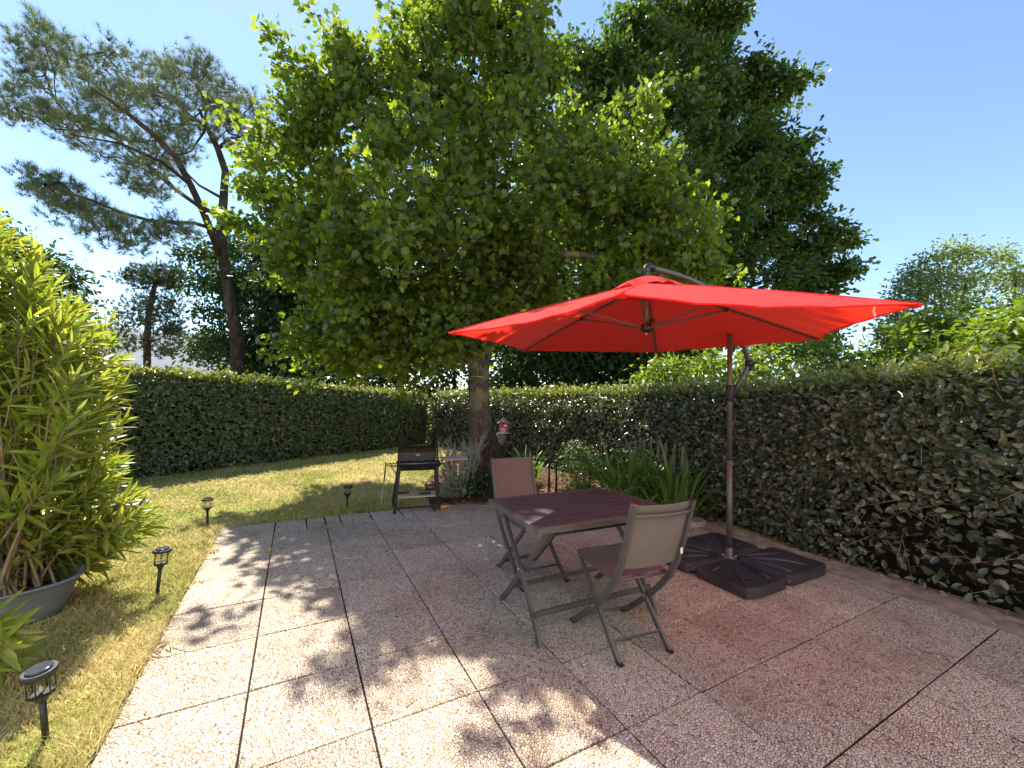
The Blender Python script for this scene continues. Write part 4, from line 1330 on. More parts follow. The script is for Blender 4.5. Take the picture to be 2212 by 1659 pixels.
# ballast plates on the cross foot, one fan-shaped plate in each quarter
def ballast(sx, sy, label, emblem, lx=.48, ly=.48):
    o = empty('ballast_plate', (POLE[0] + sx * .022, POLE[1] + sy * .022, 0), 0, label, 'parasol base', 'ballast plates of the parasol')
    c = .085
    out = [(.05, .0), (lx - .03, .0), (lx, .03), (lx, ly - .03 - c * 0), (lx - c, ly), (.03, ly), (0, ly - .03), (0, .05)]
    out = [(sx * x, sy * y) for x, y in out]
    if sx * sy < 0: out = out[::-1]
    MB().prism(out, .004, .078, .014).build('body', M['weight'], o)
    # raised fan ribs from the pole corner to the outer edges
    n = 0
    for a in (16, 45, 74):
        r0, r1 = .12, min(lx / math.cos(math.radians(a)) if a < 45 else ly / math.sin(math.radians(a)), .62) - .06
        pts = []
        for t in np.linspace(0, 1, 6):
            aa = math.radians(a + (4 if a < 45 else -4) * math.sin(t * math.pi))
            r = r0 + (r1 - r0) * t
            pts.append((sx * r * math.cos(aa), sy * r * math.sin(aa), .078 + .006 * math.sin(math.pi * t)))
        MB().tube(pts, [.006, .010, .014, .017, .015, .006], 6).build('fan_ridge', M['weight'], o)
    if emblem:
        ex, ey = sx * lx * .66, sy * ly * .76
        for r in (.036, .025):
            pts = [(ex + r * math.cos(t), ey + r * .85 * math.sin(t), .0785) for t in np.linspace(0, 6.283, 21)]
            MB().tube(pts, .0035, 5, False).build('moulded_ring', M['blackplastic'], o)
        # the moulded figure 10
        dg = MB(); dg.box((ex - .012, ey - .012, .077), (ex - .007, ey + .012, .081))
        dg.tube([(ex + .006 + .008 * math.cos(t), ey + .012 * math.sin(t), .079) for t in np.linspace(0, 6.283, 13)], .0025, 5, False)
        dg.build('moulded_number', M['blackplastic'], o)
    # filler cap
    MB().lathe([(.022, .074), (.022, .083), (.018, .086)], 12, (sx * .40, sy * .10, 0)).build('filler_cap', M['blackplastic'], o)
    return o


ballast(-1, -1, 'black fan-shaped ballast plate marked 10, nearest the pebble patio', True)
ballast(1, -1, 'black ballast plate with ribs lying towards the hedge on the right', False, .60, .48)
ballast(1, 1, 'black ballast plate behind the parasol pole, next to the planting', False)
ballast(-1, 1, 'black ballast plate half hidden behind the near chair back', False, .50, .48)


# ------------------------------------------------------------------ folding table
tb = empty('folding_table', (2.428, -1.082, 0), math.radians(-2.2), 'dark slatted folding garden table on crossed legs', 'table')
TX, TY, TZ = .535, .362, .722
nsl = 8
w = (2 * TY - .07) / nsl
for i in range(nsl):
    y0 = -TY + .035 + i * w
    MB().box((-TX + .036, y0 + .002, TZ - .018), (TX - .036, y0 + w - .002, TZ - .001), .002).build('slat', M['tabletop'], tb)
for s in (-1, 1):
    MB().box((-TX, s * TY - (.034 if s > 0 else 0), TZ - .036), (TX, s * TY + (.034 if s < 0 else 0), TZ), .004).build('long_rail', M['alu'], tb)
    xa, xb = sorted((s * (TX - .0345), s * TX))
    MB().box((xa, -TY + .0345, TZ - .036), (xb, TY - .0345, TZ - .0005), .004).build('end_rail', M['alu'], tb)
for s in (-1, 1):
    x = s * .455
    lg = MB(); lg.ribbon([(x, TY - .05, TZ - .04), (x, .0, .36), (x, -.24, .06), (x - .0, -.262, .0)], .020, .034, (1, 0, 0)); lg.build('leg', M['alu'], tb)
    lg = MB(); lg.ribbon([(x - s * .028, -TY + .055, TZ - .04), (x - s * .028, -.18, .53), (x - s * .028, .02, .33), (x - s * .028, .23, .10), (x - s * .028, .34, .0)], .020, .034, (1, 0, 0)); lg.build('leg', M['alu'], tb)
    MB().tube([(x - s * .045, .005, .345), (x + s * .016, .005, .345)], .008, 8).build('pivot_bolt', M['chrome'], tb)
    lk = MB(); lk.bar((x - s * .05, -TY + .06, TZ - .05), (x - s * .05, -.22, .59), .012, .04, (1, 0, 0)); lk.build('hinge_plate', M['alu'], tb)
MB().bar((-.455, -.215, .16), (.455, -.215, .16), .036, .014, (0, 0, 1)).build('stretcher', M['alu'], tb)
MB().bar((-.43, .185, .155), (.43, .185, .155), .030, .014, (0, 0, 1)).build('stretcher', M['alu'], tb)
MB().tube([(-.43, -.235, .625), (.43, -.235, .625)], .008, 8).build('cross_rod', M['black'], tb)


# ------------------------------------------------------------------ folding chairs
def chair(loc, rz, label):
    o = empty('folding_chair', loc, rz, label, 'chair', 'folding chairs at the garden table')
    hw = .198
    up = [(-.365, .905), (-.335, .80), (-.295, .66), (-.245, .52), (-.19, .42), (-.10, .315), (.0, .215), (.11, .115), (.205, .035), (.245, .0)]
    for s in (-1, 1):
        lg = MB(); lg.ribbon([(s * hw, y, z) for y, z in up], .020, .034, (1, 0, 0)); lg.build('back_leg', M['alu'], o)
        x = s * (hw - .024)
        lg = MB(); lg.ribbon([(x, .205, .435), (x, .0, .222), (x, -.20, .022), (x, -.225, .0)], .018, .030, (1, 0, 0)); lg.build('front_leg', M['alu'], o)
        MB().tube([(s * (hw - .036), .0, .219), (s * (hw + .013), .0, .219)], .007, 8).build('pivot_bolt', M['chrome'], o)
        MB().bar((s * (hw - .022), -.185, .440), (s * (hw - .022), .215, .452), .020, .026, (1, 0, 0)).build('seat_rail', M['alu'], o)
        tp = up[0]; MB().box((s * hw - .0105, tp[0] - .018, tp[1] - .002), (s * hw + .0105, tp[0] + .018, tp[1] + .006)).build('end_cap', M['red_paint'] if s < 0 else M['blackplastic'], o)
        MB().box((s * (hw - .024) - .012, -.245, -.0), (s * (hw - .024) + .012, -.205, .014)).build('foot_cap', M['blackplastic'], o)
        MB().box((s * hw - .012, .228, -.0), (s * hw + .012, .266, .012)).build('foot_cap', M['blackplastic'], o)
    # sling seat and back
    st = MB(); Vs, Fs = [], []
    nx, ny = 9, 8
    for i in range(nx + 1):
        for j in range(ny + 1):
            u, v = i / nx, j / ny
            Vs.append(((u * 2 - 1) * (hw - .012), -.185 + .405 * v, .4545 + .012 * v - .010 * math.sin(math.pi * u) * math.sin(math.pi * v)))
    for i in range(nx):
        for j in range(ny):
            a = i * (ny + 1) + j
            Fs.append((a, a + ny + 1, a + ny + 2, a + 1))
    st.add(Vs, Fs, True)
    se = st.build('seat', M['sling'], o)
    MB().tube([(-(hw - .012), .220, .462), (hw - .012, .220, .462)], .010, 8).build('front_rail', M['alu'], o)
    MB().tube([(-(hw - .03), -.19, .44), (hw - .03, -.19, .44)], .009, 8).build('rear_rail', M['alu'], o)
    bk = MB(); Vs, Fs = [], []
    prof = [(y, z) for y, z in up[:4]]
    zs = np.linspace(.525, .90, 9)
    py = np.interp(zs, [p[1] for p in prof[::-1]], [p[0] for p in prof[::-1]])
    for i in range(nx + 1):
        for j in range(9):
            u = i / nx
            Vs.append(((u * 2 - 1) * (hw - .008), py[j] + .006 - .022 * math.sin(math.pi * u), zs[j] - .002 * math.sin(math.pi * u)))
    for i in range(nx):
        for j in range(8):
            a = i * 9 + j
            Fs.append((a, a + 9, a + 10, a + 1))
    bk.add(Vs, Fs, True)
    b = bk.build('backrest', M['sling'], o)
    MB().tube([((u * 2 - 1) * (hw - .004), np.interp(.845, [p[1] for p in prof[::-1]], [p[0] for p in prof[::-1]]) - .010 - .030 * math.sin(math.pi * u), .845) for u in np.linspace(0, 1, 12)], .0115, 8).build('back_rail', M['alu'], o)
    MB().bar((-(hw - .03), -.142, .078), (hw - .03, -.142, .078), .010, .032, (0, 1, .9)).build('stretcher', M['alu'], o)
    MB().tube([(-(hw - .005), .135, .092), (hw - .005, .135, .092)], .008, 8).build('stretcher', M['alu'], o)
    t = MB().box((hw - .045, py[3] - .030, .60), (hw - .030, py[3] - .026, .632)); t.build('care_tag', M['white_paint'], b)
    return o


chair((2.470, -1.462, .002), math.radians(-7), 'taupe folding chair in front, seen from behind, its back to the camera')
chair((2.415, -.448, .002), math.radians(179), 'taupe folding chair on the far side of the table, facing the camera')

# sunglasses on the table
sg = empty('sunglasses', (2.83, -.90, TZ), math.radians(68), 'dark sunglasses lying open on the table top', 'sunglasses')
for s in (-1, 1):
    ring = [(s * (.034 + .026 * math.cos(t)), .002 * math.cos(t) ** 2, .026 + .021 * math.sin(t)) for t in np.linspace(0, 6.283, 17)]
    MB().tube(ring, .0016, 6, False).build('rim', M['chrome'], sg)
    ln = MB(); ln.add([(s * (.034 + .0255 * math.cos(t)), .0005, .026 + .0205 * math.sin(t)) for t in np.linspace(0, 6.283, 17)[:-1]], [tuple(range(16))])
    ln.build('lens', M['window'], sg)
    MB().tube([(s * .061, .0, .032), (s * .064, .05, .030), (s * .063, .10, .024), (s * .058, .135, .006)], .0022, 6).build('temple', M['black'], sg)
MB().tube([(-.008, 0, .034), (0, -.001, .038), (.008, 0, .034)], .0016, 6).build('bridge', M['chrome'], sg)


# ------------------------------------------------------------------ solar lanterns
def lantern(x, y, label, tx, ty, rz):
    o = empty('solar_lantern', (x, y, -.02), rz, label, 'garden light', 'solar lanterns along the lawn edge')
    o.rotation_euler = (tx, ty, rz)
    MB().tube([(0, 0, -.04), (0, 0, .185)], .0115, 10).build('stake', M['blackplastic'], o)
    MB().lathe([(.012, .17), (.016, .178), (.026, .195), (.040, .205), (.040, .211)], 18).build('lamp_base', M['blackplastic'], o)
    gl = MB().lathe([(.037, .212), (.037, .292)], 22); gl.f = gl.f[:-2]; gl.s = gl.s[:-2]
    gl.build('glass', M['glass'], o)
    MB().lathe([(.004, .212), (.006, .222), (.005, .238), (.002, .242)], 8).build('bulb', M['white_paint'], o)
    for k in range(6):
        a = k * math.pi / 3 + .3
        MB().tube([(.0405 * math.cos(a), .0405 * math.sin(a), .205), (.0405 * math.cos(a), .0405 * math.sin(a), .296)], .0024, 6).build('cage_bar', M['blackplastic'], o)
    for z in (.218, .280):
        MB().tube([(.0405 * math.cos(t), .0405 * math.sin(t), z) for t in np.linspace(0, 6.283, 25)], .0022, 6, False).build('cage_ring', M['blackplastic'], o)
    cap = MB().lathe([(.044, .290), (.056, .294), (.057, .306), (.052, .312)], 24).build('cap', M['blackplastic'], o)
    MB().lathe([(.041, .312), (.040, .320), (.036, .322)], 24).build('solar_panel', M['window'], cap)


lantern(-.22, -.93, 'solar lantern in the foreground grass, largest of the four', math.radians(3), math.radians(-5), .2)
lantern(-.188, .474, 'solar lantern touched by the oleander branch tips', math.radians(1), math.radians(3), .5)
lantern(-.147, 2.093, 'solar lantern on the open lawn by the back patio corner', math.radians(-1), math.radians(-1), .9)
lantern(1.27, 2.161, 'small far solar lantern to the left of the barbecue', math.radians(1), math.radians(1), .1)


# ------------------------------------------------------------------ barbecue
bq = empty('barbecue', (2.07, 1.80, 0), math.radians(-10), 'black charcoal barbecue trolley with open hood and wooden shelf', 'barbecue')
mb = MB()      # fire pan with sloping sides, open at the top
x0, x1, y0, y1 = -.27, .28, -.16, .16
Vp = [(x0, y0, .60), (x1, y0, .60), (x1, y1, .60), (x0, y1, .60), (x0 + .05, y0 + .05, .515), (x1 - .05, y0 + .05, .515), (x1 - .05, y1 - .05, .515), (x0 + .05, y1 - .05, .515),
      (x0 + .015, y0 + .015, .60), (x1 - .015, y0 + .015, .60), (x1 - .015, y1 - .015, .60), (x0 + .015, y1 - .015, .60), (x0 + .06, y0 + .06, .53), (x1 - .06, y0 + .06, .53), (x1 - .06, y1 - .06, .53), (x0 + .06, y1 - .06, .53)]
mb.add(Vp, [(0, 1, 5, 4), (1, 2, 6, 5), (2, 3, 7, 6), (3, 0, 4, 7), (4, 5, 6, 7), (0, 8, 9, 1), (1, 9, 10, 2), (2, 10, 11, 3), (3, 11, 8, 0), (8, 12, 13, 9), (9, 13, 14, 10), (10, 14, 15, 11), (11, 15, 12, 8), (12, 15, 14, 13)])
mb.build('fire_pan', M['black'], bq)
gr = MB()
for i in range(19):
    x = -.24 + i * .026
    gr.tube([(x, -.135, .606), (x, .135, .606)], .0022, 5)
gr.tube([(-.25, -.136, .604), (.24, -.136, .604)], .003, 5); gr.tube([(-.25, .136, .604), (.24, .136, .604)], .003, 5)
gr.build('grill_grid', M['chrome'], bq)
hd = MB()
prof = [(.10, .612), (.118, .66), (.122, .71), (.108, .765), (.075, .80)]
for i in range(len(prof) - 1):
    (ya, za), (yb, zb) = prof[i], prof[i + 1]
    hd.add([(-.245, ya, za), (.245, ya, za), (.245, yb, zb), (-.245, yb, zb), (-.245, ya + .006, za), (.245, ya + .006, za), (.245, yb + .006, zb), (-.245, yb + .006, zb)],
           [(0, 1, 2, 3), (7, 6, 5, 4), (0, 4, 5, 1), (3, 2, 6, 7), (0, 3, 7, 4), (1, 5, 6, 2)])
hood = hd.build('hood', M['hood'], bq)
for s in (-1, 1):
    sd = MB()
    pl2 = [(p[0] + .005, p[1]) for p in prof] + [(.04, .80), (-.005, .765), (-.02, .70), (-.01, .612)]
    n = len(pl2)
    xa, xb = s * .247, s * .253
    sd.add([(xa, a, b) for a, b in pl2] + [(xb, a, b) for a, b in pl2], [tuple(range(n)), tuple(range(2 * n - 1, n - 1, -1))] + [(i, n + i, n + (i + 1) % n, (i + 1) % n) for i in range(n)])
    sd.build('hood_side', M['black'], hood)
    for z in (.635, .785):
        MB().lathe([(.007, 0), (.007, .004), (.003, .007)], 8, (s * .225, prof[1][0] - .012 if z < .7 else .083, z)).build('rivet', M['chrome'], hood)
for z in (.665, .682):
    MB().box((-.022, .109, z), (.030, .1155, z + .006)).build('bracket', M['chrome'], hood)
MB().box((-.006, .105, .615), (.006, .113, .668)).build('grid_catch', M['black'], hood)
for z in (.745, .757):
    MB().box((-.02, .108, z), (.022, .1125, z + .003)).build('vent_slot', M['void'], hood)
for (xa, ya, xb, yb, nm) in [(-.235, -.13, -.285, -.15, 'leg'), (-.235, .13, -.30, .16, 'leg'), (.225, -.13, .235, -.145, 'leg'), (.235, .13, .26, .15, 'leg')]:
    lo = .0 if xa < 0 else .04
    MB().bar((xa, ya, .56), (xb, yb, lo), .034, .012, (1, 0, 0)).build('leg', M['black'], bq)
MB().bar((-.285, -.12, .06), (.23, -.125, .012 + .05), .02, .006, (0, 0, 1)).build('brace', M['black'], bq)
MB().bar((-.245, .0, .565), (-.40, .0, .585), .012, .006, (0, 1, 0)).build('handle_arm', M['black'], bq)
MB().tube([(-.40, -.13, .585), (-.40, .13, .585)], .008, 8).build('push_handle', M['black'], bq)
for s in (-1, 1):
    MB().bar((-.255, s * .11, .57), (-.40, s * .11, .585), .010, .010, (0, 1, 0)).build('handle_arm', M['black'], bq)
    MB().bar((-.26, s * .12, .44), (-.34, s * .115, .575), .010, .008, (0, 1, 0)).build('handle_stay', M['black'], bq)
MB().box((-.27, -.125, .182), (.255, .125, .198), .003).build('wooden_shelf', M['pine_wood'], bq)
tbl = MB(); tbl.box((.30, -.13, .632), (.62, .13, .644), .002)
sb_ = tbl.build('side_board', M['pinkboard'], bq)
for s in (-1, 1):
    MB().bar((.27, s * .115, .59), (.60, s * .115, .626), .010, .008, (0, 1, 0)).build('board_bracket', M['black'], sb_)
for s in (-1, 1):
    wl = MB()
    pts = []
    wl.tube([(.225, s * .155 - .012, .055), (.225, s * .155 + .012, .055)], .055, 20)
    wv = wl.build('wheel', M['blackplastic'], bq)
    MB().tube([(.225, s * .155 - .015, .055), (.225, s * .155 + .015, .055)], .014, 10).build('wheel_hub', M['black'], wv)
MB().tube([(.225, -.15, .055), (.225, .15, .055)], .006, 8).build('axle', M['black'], bq)
# tools
for (x, y, rz, lab, L) in [(-.10, .03, .04, 'black-handled barbecue tongs lying at the back of the wooden shelf', .40), (.02, -.065, 3.19, 'black-handled turner lying at the front of the wooden shelf', .34)]:
    c, s = math.cos(math.radians(-10)), math.sin(math.radians(-10))
    o = empty('barbecue_tool', (2.07 + c * x - s * y, 1.80 + s * x + c * y, .206), math.radians(-10) + rz, lab, 'tool', 'barbecue tools on the shelf')
    MB().tube([(-L * .42, 0, .006), (-L * .36, 0, .008), (-L * .02, 0, .008), (0, 0, .006)], [.010, .014, .013, .008], 8).build('handle', M['blackplastic'], o)
    MB().ribbon([(0, 0, .006), (L * .25, 0, .006), (L * .42, 0, .002)], .010, .003, (0, 1, 0)).build('shaft', M['chrome'], o)
    MB().ribbon([(L * .40, 0, .002), (L * .52, 0, .001)], .035, .002, (0, 1, 0)).build('blade', M['chrome'], o)
hk = empty('barbecue_fork', (1.66, 1.86, 0), 0, 'long thin skewer fork hanging from the barbecue handle', 'tool')
MB().tube([(.015, .01, .578), (.012, .01, .50), (.0, .0, .36)], [.006, .009, .008], 8).build('handle', M['blackplastic'], hk)
MB().tube([(.0, .0, .36), (-.03, -.01, .10), (-.045, -.015, .005)], [.003, .0028, .0022], 6).build('shaft', M['chrome'], hk)

yt = empty('yellow_hand_tool', (2.37, 1.66, .0), math.radians(20), 'yellow plastic hand tool lying on the patio by the barbecue wheel', 'tool')
MB().tube([(-.10, 0, .018), (-.02, .0, .03), (.06, .01, .026), (.15, .02, .014)], [.016, .022, .018, .010], 8).build('handle', M['yellow'], yt)
for k in range(3):
    MB().tube([(-.09, -.01 + .01 * k, .02), (-.115, -.05 + .03 * k, .022), (-.125, -.075 + .035 * k, .004)], [.008, .007, .004], 6).build('tine', M['yellow'], yt)
MB().lathe([(.014, .03), (.014, .046), (.010, .05)], 10, (-.04, .0, 0)).build('cap', M['white_paint'], yt)


# ------------------------------------------------------------------ birdhouse and feeder
bh = empty('birdhouse', (3.665, 2.555, .868), math.radians(-22), 'little red birdhouse with white door standing on the sawn limb', 'birdhouse')
MB().box((-.082, -.085, 0), (.088, .075, .012), .002).build('floor', M['grey_roof'], bh)
bd = MB()
pf = [(-.056, .012), (-.068, .06), (-.072, .12), (-.066, .17), (0, .232), (.066, .17), (.072, .12), (.068, .06), (.056, .012)]
n = len(pf)
bd.add([(x, -.062, z) for x, z in pf] + [(x, .06, z) for x, z in pf], [tuple(range(n - 1, -1, -1)), tuple(range(n, 2 * n))] + [(i, (i + 1) % n, n + (i + 1) % n, n + i) for i in range(n)])
bd.build('body', M['red_paint'], bh)
for s in (-1, 1):
    rf = MB(); rf.bar((0 - s * .004, -.008, .246), (s * .098, -.008, .162), .165, .010, (0, 1, 0)); rf.build('roof_panel', M['grey_roof'], bh)
MB().tube([(.0, -.0615, .168), (.0, -.0665, .168)], .016, 14).build('entrance_hole', M['void'], bh)
ht = MB(); ht.tube([(-.006, -.064, .198), (-.006, -.067, .198)], .008, 10); ht.tube([(.006, -.0642, .198), (.006, -.0672, .198)], .008, 10); ht.build('heart', M['white_paint'], bh)
dr = MB().box((-.030, -.067, .013), (.018, -.0625, .088)).build('door', M['white_paint'], bh)
for i in range(2):
    for j in range(3):
        MB().box((-.0235 + i * .020, -.0695, .022 + j * .022), (-.0115 + i * .020, -.0668, .037 + j * .022)).build('pane', M['void'], dr)
pl3 = MB(); pl3.add([(.026 + .025 * math.cos(t), -.066, .125 + .012 * math.sin(t)) for t in np.linspace(0, 6.283, 15)[:-1]] + [(.026 + .025 * math.cos(t), -.0615, .125 + .012 * math.sin(t)) for t in np.linspace(0, 6.283, 15)[:-1]],
                    [tuple(range(13, -1, -1)), tuple(range(14, 28))] + [(i, (i + 1) % 14, 14 + (i + 1) % 14, 14 + i) for i in range(14)])
pl3.build('name_plate', M['white_paint'], bh)
for (x, z) in ((-.045, .075), (-.058, .06)):
    MB().tube([(x, -.061, z), (x, -.067, z)], .007, 8).build('painted_flower', M['white_paint'], bh)
MB().tube([(0, 0, .25), (-.008, 0, .29), (-.03, .01, .34)], .0025, 6).build('hanging_cord', M['twig'], bh)

fd = empty('bird_feeder', (2.752, 3.25, 2.03), .4, 'small wooden bird feeder hanging in the maple left of its trunk', 'bird feeder')
MB().box((-.07, -.06, 0), (.07, .06, .012), .002).build('tray', M['stake_wood'], fd)
MB().box((-.05, .035, .012), (.05, .045, .10)).build('back_board', M['pine_wood'], fd)
for s in (-1, 1):
    MB().box((s * .05 - .005, -.045, .012), (s * .05 + .005, .045, .095)).build('side_board', M['pine_wood'], fd)
    MB().bar((-s * .003, 0, .135), (s * .082, 0, .088), .13, .008, (0, 1, 0)).build('roof_panel', M['stake_wood'], fd)
MB().tube([(0, 0, .137), (.01, 0, .35), (.02, .02, .75)], .0025, 5).build('cord', M['twig'], fd)


# ------------------------------------------------------------------ tub and oleander
tu = empty('plastic_tub', (-.98, .38, -.02), math.radians(12), 'blue-grey oval plastic tub on the dry lawn holding the oleander', 'tub')
mb = MB(); prof = [(.74, 0), (.78, .01), (.86, .10), (.95, .215), (1.0, .235), (1.03, .24), (1.03, .25), (.98, .252), (.955, .245), (.93, .21), (.90, .16)]
nS = 40; Vt = []; Ft = []
for r, z in prof:
    for i in range(nS):
        a = 2 * math.pi * i / nS
        Vt.append((.41 * r * math.copysign(abs(math.cos(a)) ** .8, math.cos(a)), .27 * r * math.copysign(abs(math.sin(a)) ** .8, math.sin(a)), z))
for j in range(len(prof) - 1):
    for i in range(nS):
        Ft.append((j * nS + i, j * nS + (i + 1) % nS, (j + 1) * nS + (i + 1) % nS, (j + 1) * nS + i))
Ft.append(tuple(range(nS - 1, -1, -1)))
mb.add(Vt, Ft, True); mb.build('body', M['tub'], tu)
sl = MB(); sl.add([(.41 * .905 * math.cos(2 * math.pi * i / nS), .27 * .905 * math.sin(2 * math.pi * i / nS), .165) for i in range(nS)], [tuple(range(nS))])
sl.build('potting_soil', M['soil'], tu)

ol = empty('oleander', (0, 0, 0), 0, 'big sunlit oleander with long narrow leaves spilling out of the tub', 'shrub')
OL_OUT = [(-420, 480), (-200, 400), (-30, 455), (40, 500), (100, 590), (190, 660), (255, 715), (308, 790), (262, 850), (285, 920), (240, 980), (300, 1040), (335, 1130), (280, 1185), (190, 1235), (40, 1230), (-120, 1250), (-420, 1150)]
q, dist = in_poly_points(OL_OUT, 680, 301)
rr = np.random.default_rng(302)
dd = 3.02 + rr.uniform(-1, 1, len(q)) * np.minimum(.52, .10 + 1.2 * dist / 875 * 2.6)
tips = at(q[:, 0], q[:, 1], dd)
tips = tips[tips[:, 2] > .12]
extra = at(np.array([28, 8, -25, 40]), np.array([1365, 1400, 1440, 1420]), np.array([1.95, 1.85, 1.9, 2.0]))
tips = np.concatenate([tips, extra])
root_p = np.array([-.98, .40, .17])
stems = MB()
Lp, La, Ln, Ls = [], [], [], []
for t in tips:
    b = root_p + np.array([rr.normal(0, .10), rr.normal(0, .06), 0])
    mid = b * .45 + t * .55 + np.array([0, 0, .16 * np.linalg.norm((t - b)[:2])]) + rr.normal(0, .03, 3)
    d = t - mid; d /= np.linalg.norm(d)
    d = d * .8 + np.array([.40, -.22, .22]) + rr.normal(0, .20, 3); d /= np.linalg.norm(d)
    m2 = t - d * .20
    if len(Lp) % 6 == 0:
        stems.tube([b, b * .6 + mid * .4 + np.array([0, 0, .03]), mid, m2, t], [.009, .008, .006, .004, .0022], 5, False)
    else:
        stems.tube([mid * .55 + m2 * .45 + rr.normal(0, .02, 3), m2, t], [.004, .0038, .0022], 5, False)
    s1 = np.cross(d, [0.2, .1, 1]); s1 /= np.linalg.norm(s1); s2 = np.cross(d, s1)
    nl = int(rr.integers(17, 25)); ln = rr.uniform(.24, .36)
    for i in range(nl):
        f = i / (nl - 1)
        a = (i // 3) * 1.05 + (i % 3) * 2.094 + rr.normal(0, .15)
        rad = s1 * math.cos(a) + s2 * math.sin(a)
        ang = math.radians(74 - 52 * f + rr.normal(0, 8))
        ax = d * math.cos(ang) + rad * math.sin(ang)
        Lp.append(t - d * ln * (1 - f)); La.append(ax - np.array([0, 0, .10 * (1 - f)])); Ln.append(d * math.sin(ang) - rad * math.cos(ang) + rr.normal(0, .12, 3))
        Ls.append(rr.uniform(.16, .24) * (1 - .38 * f ** 2))
stems.build('stems', M['twig'], ol)
leaves(np.array(Lp), np.array(La), np.array(Ln), np.array(Ls), LANCE, M['oleander'], ol, 300)


# ------------------------------------------------------------------ plants in the bed
def strap_leaf(seed, arch, w=.018, seg=8):
    rr_ = np.random.default_rng(seed)
    V, F = [], []
    x = z = 0.0; a = math.radians(80)
    for i in range(seg + 1):
        f = i / seg
        ww = w * (.55 + .9 * f if f < .45 else 1.0 * (1 - (f - .45) / .55) ** .7 + .02)
        V += [(-ww, x, z), (0, x - .25 * ww, z - .25 * ww), (ww, x, z)]
        x += math.cos(a) / seg; z += math.sin(a) / seg
        a -= arch / seg * (1 + 1.4 * f)
    for i in range(seg):
        for k in range(2):
            F.append((3 * i + k, 3 * i + k + 1, 3 * i + k + 4, 3 * i + k + 3))
    return V, F


STRAPS = []
for k, ar in enumerate((.5, .8, 1.1, 1.4, 1.7)):
    v, f = strap_leaf(k, ar)
    me = bpy.data.meshes.new('strap_leaf'); me.from_pydata(v, [], f); me.materials.append(M['strap'])
    me.polygons.foreach_set('use_smooth', [True] * len(f))
    STRAPS.append(me)


def strap_clump(name, label, loc, n, L, spread, seed, upright=False, lean=(0, 0)):
    o = empty(name, loc, 0, label, 'plant', 'strap-leaved clumps in the bed' if not upright else None)
    r_ = np.random.default_rng(seed)
    for i in range(n):
        me = STRAPS[int(r_.integers(0, 2)) if upright else int(r_.integers(0, 5))]
        c = link('leaf', me, o)
        a = r_.uniform(0, 6.283); rad = spread * r_.random() ** .5
        c.location = (rad * math.cos(a), rad * math.sin(a), 0)
        s = L * r_.uniform(.6, 1.15)
        c.scale = (s * r_.uniform(.8, 1.3), s, s)
        c.rotation_euler = (r_.uniform(-.1, .25) if upright else r_.uniform(-.35, .3), r_.normal(0, .12), a - math.pi / 2 + r_.normal(0, .5))
    return o


strap_clump('agapanthus_clump', 'arching strap-leaved clump nearest the parasol base', (4.82, .12, .01), 100, .98, .24, 401)
strap_clump('agapanthus_clump', 'arching strap-leaved clump behind the table corner', (4.58, .72, .01), 100, 1.0, .26, 402)
strap_clump('agapanthus_clump', 'strap-leaved clump under the wooden stakes by the hedge', (4.98, .62, .01), 90, 1.02, .24, 403)
strap_clump('iris_clump', 'upright sword-leaved clump right of the maple trunk', (4.35, 2.75, .01), 46, .62, .22, 404, True)

# split-wood stakes along the hedge foot
for i, (px, py) in enumerate([(1361, 954), (1374, 953), (1392, 951), (1407, 943), (1423, 954), (1438, 957), (1457, 959), (1475, 964)]):
    k = 2212 * FOCAL
    d = _fw + (px - 1106) / k * _R + (829.5 - py) / k * _U
    t = (5.10 - CAM_POS[0]) / d[0]
    P = CAM_POS + d * t
    o = MB(); r_ = .016 + .004 * (i % 3)
    lean = .02 * math.sin(i * 2.3)
    o.tube([(0, 0, -.05), (lean * .5, .006, P[2] * .5), (lean, 0, P[2] - .03), (lean, 0, P[2])], [r_, r_ * 1.05, r_, r_ * .55], 7)
    ob_ = o.build('wooden_stake', M['stake_wood'])
    ob_.location = (P[0] - lean, P[1], 0)
    ordn = ['first', 'second', 'third', 'fourth and tallest', 'fifth', 'sixth', 'seventh', 'last'][i]
    tag(ob_, f'split wooden stake by the hedge, {ordn} of eight counted from the maple side', 'stake', 'split wooden stakes by the hedge')

# black metal hoops edging the bed
for (a, b, lab) in [((3.613, 2.00), (3.949, 1.36), 'low black metal hoop behind the far chair, nearer the maple'), ((4.04, 1.80), (4.55, 1.36), 'low black metal hoop in front of the flowering shrub')]:
    o = empty('bed_hoop', (a[0], a[1], 0), 0, lab, 'garden edging', 'black metal hoops in the bed')
    dx, dy = b[0] - a[0], b[1] - a[1]
    MB().bar((0, 0, .55), (dx, dy, .55), .022, .022, (0, 0, 1)).build('top_bar', M['black'], o)
    for f in (.05, .95):
        for s in (-.03, .03):
            MB().bar((dx * f, dy * f, .54), (dx * f + s * 1.2, dy * f + s, -.04), .016, .016, (1, 0, 0)).build('leg', M['black'], o)

MB_ = MB(); r_ = np.random.default_rng(7)
sv = [(.16 * math.cos(t) * (1 + .12 * math.sin(3 * t)), .10 * math.sin(t)) for t in np.linspace(0, 6.283, 13)[:-1]]
st_ = MB_.prism(sv, -.02, .05, .02).build('edging_stone', M['stone'])
st_.location = (4.90, -.14, 0); st_.rotation_euler = (0, 0, .5)
tag(st_, 'flat grey stone at the foot of the strap-leaved clump', 'stone')

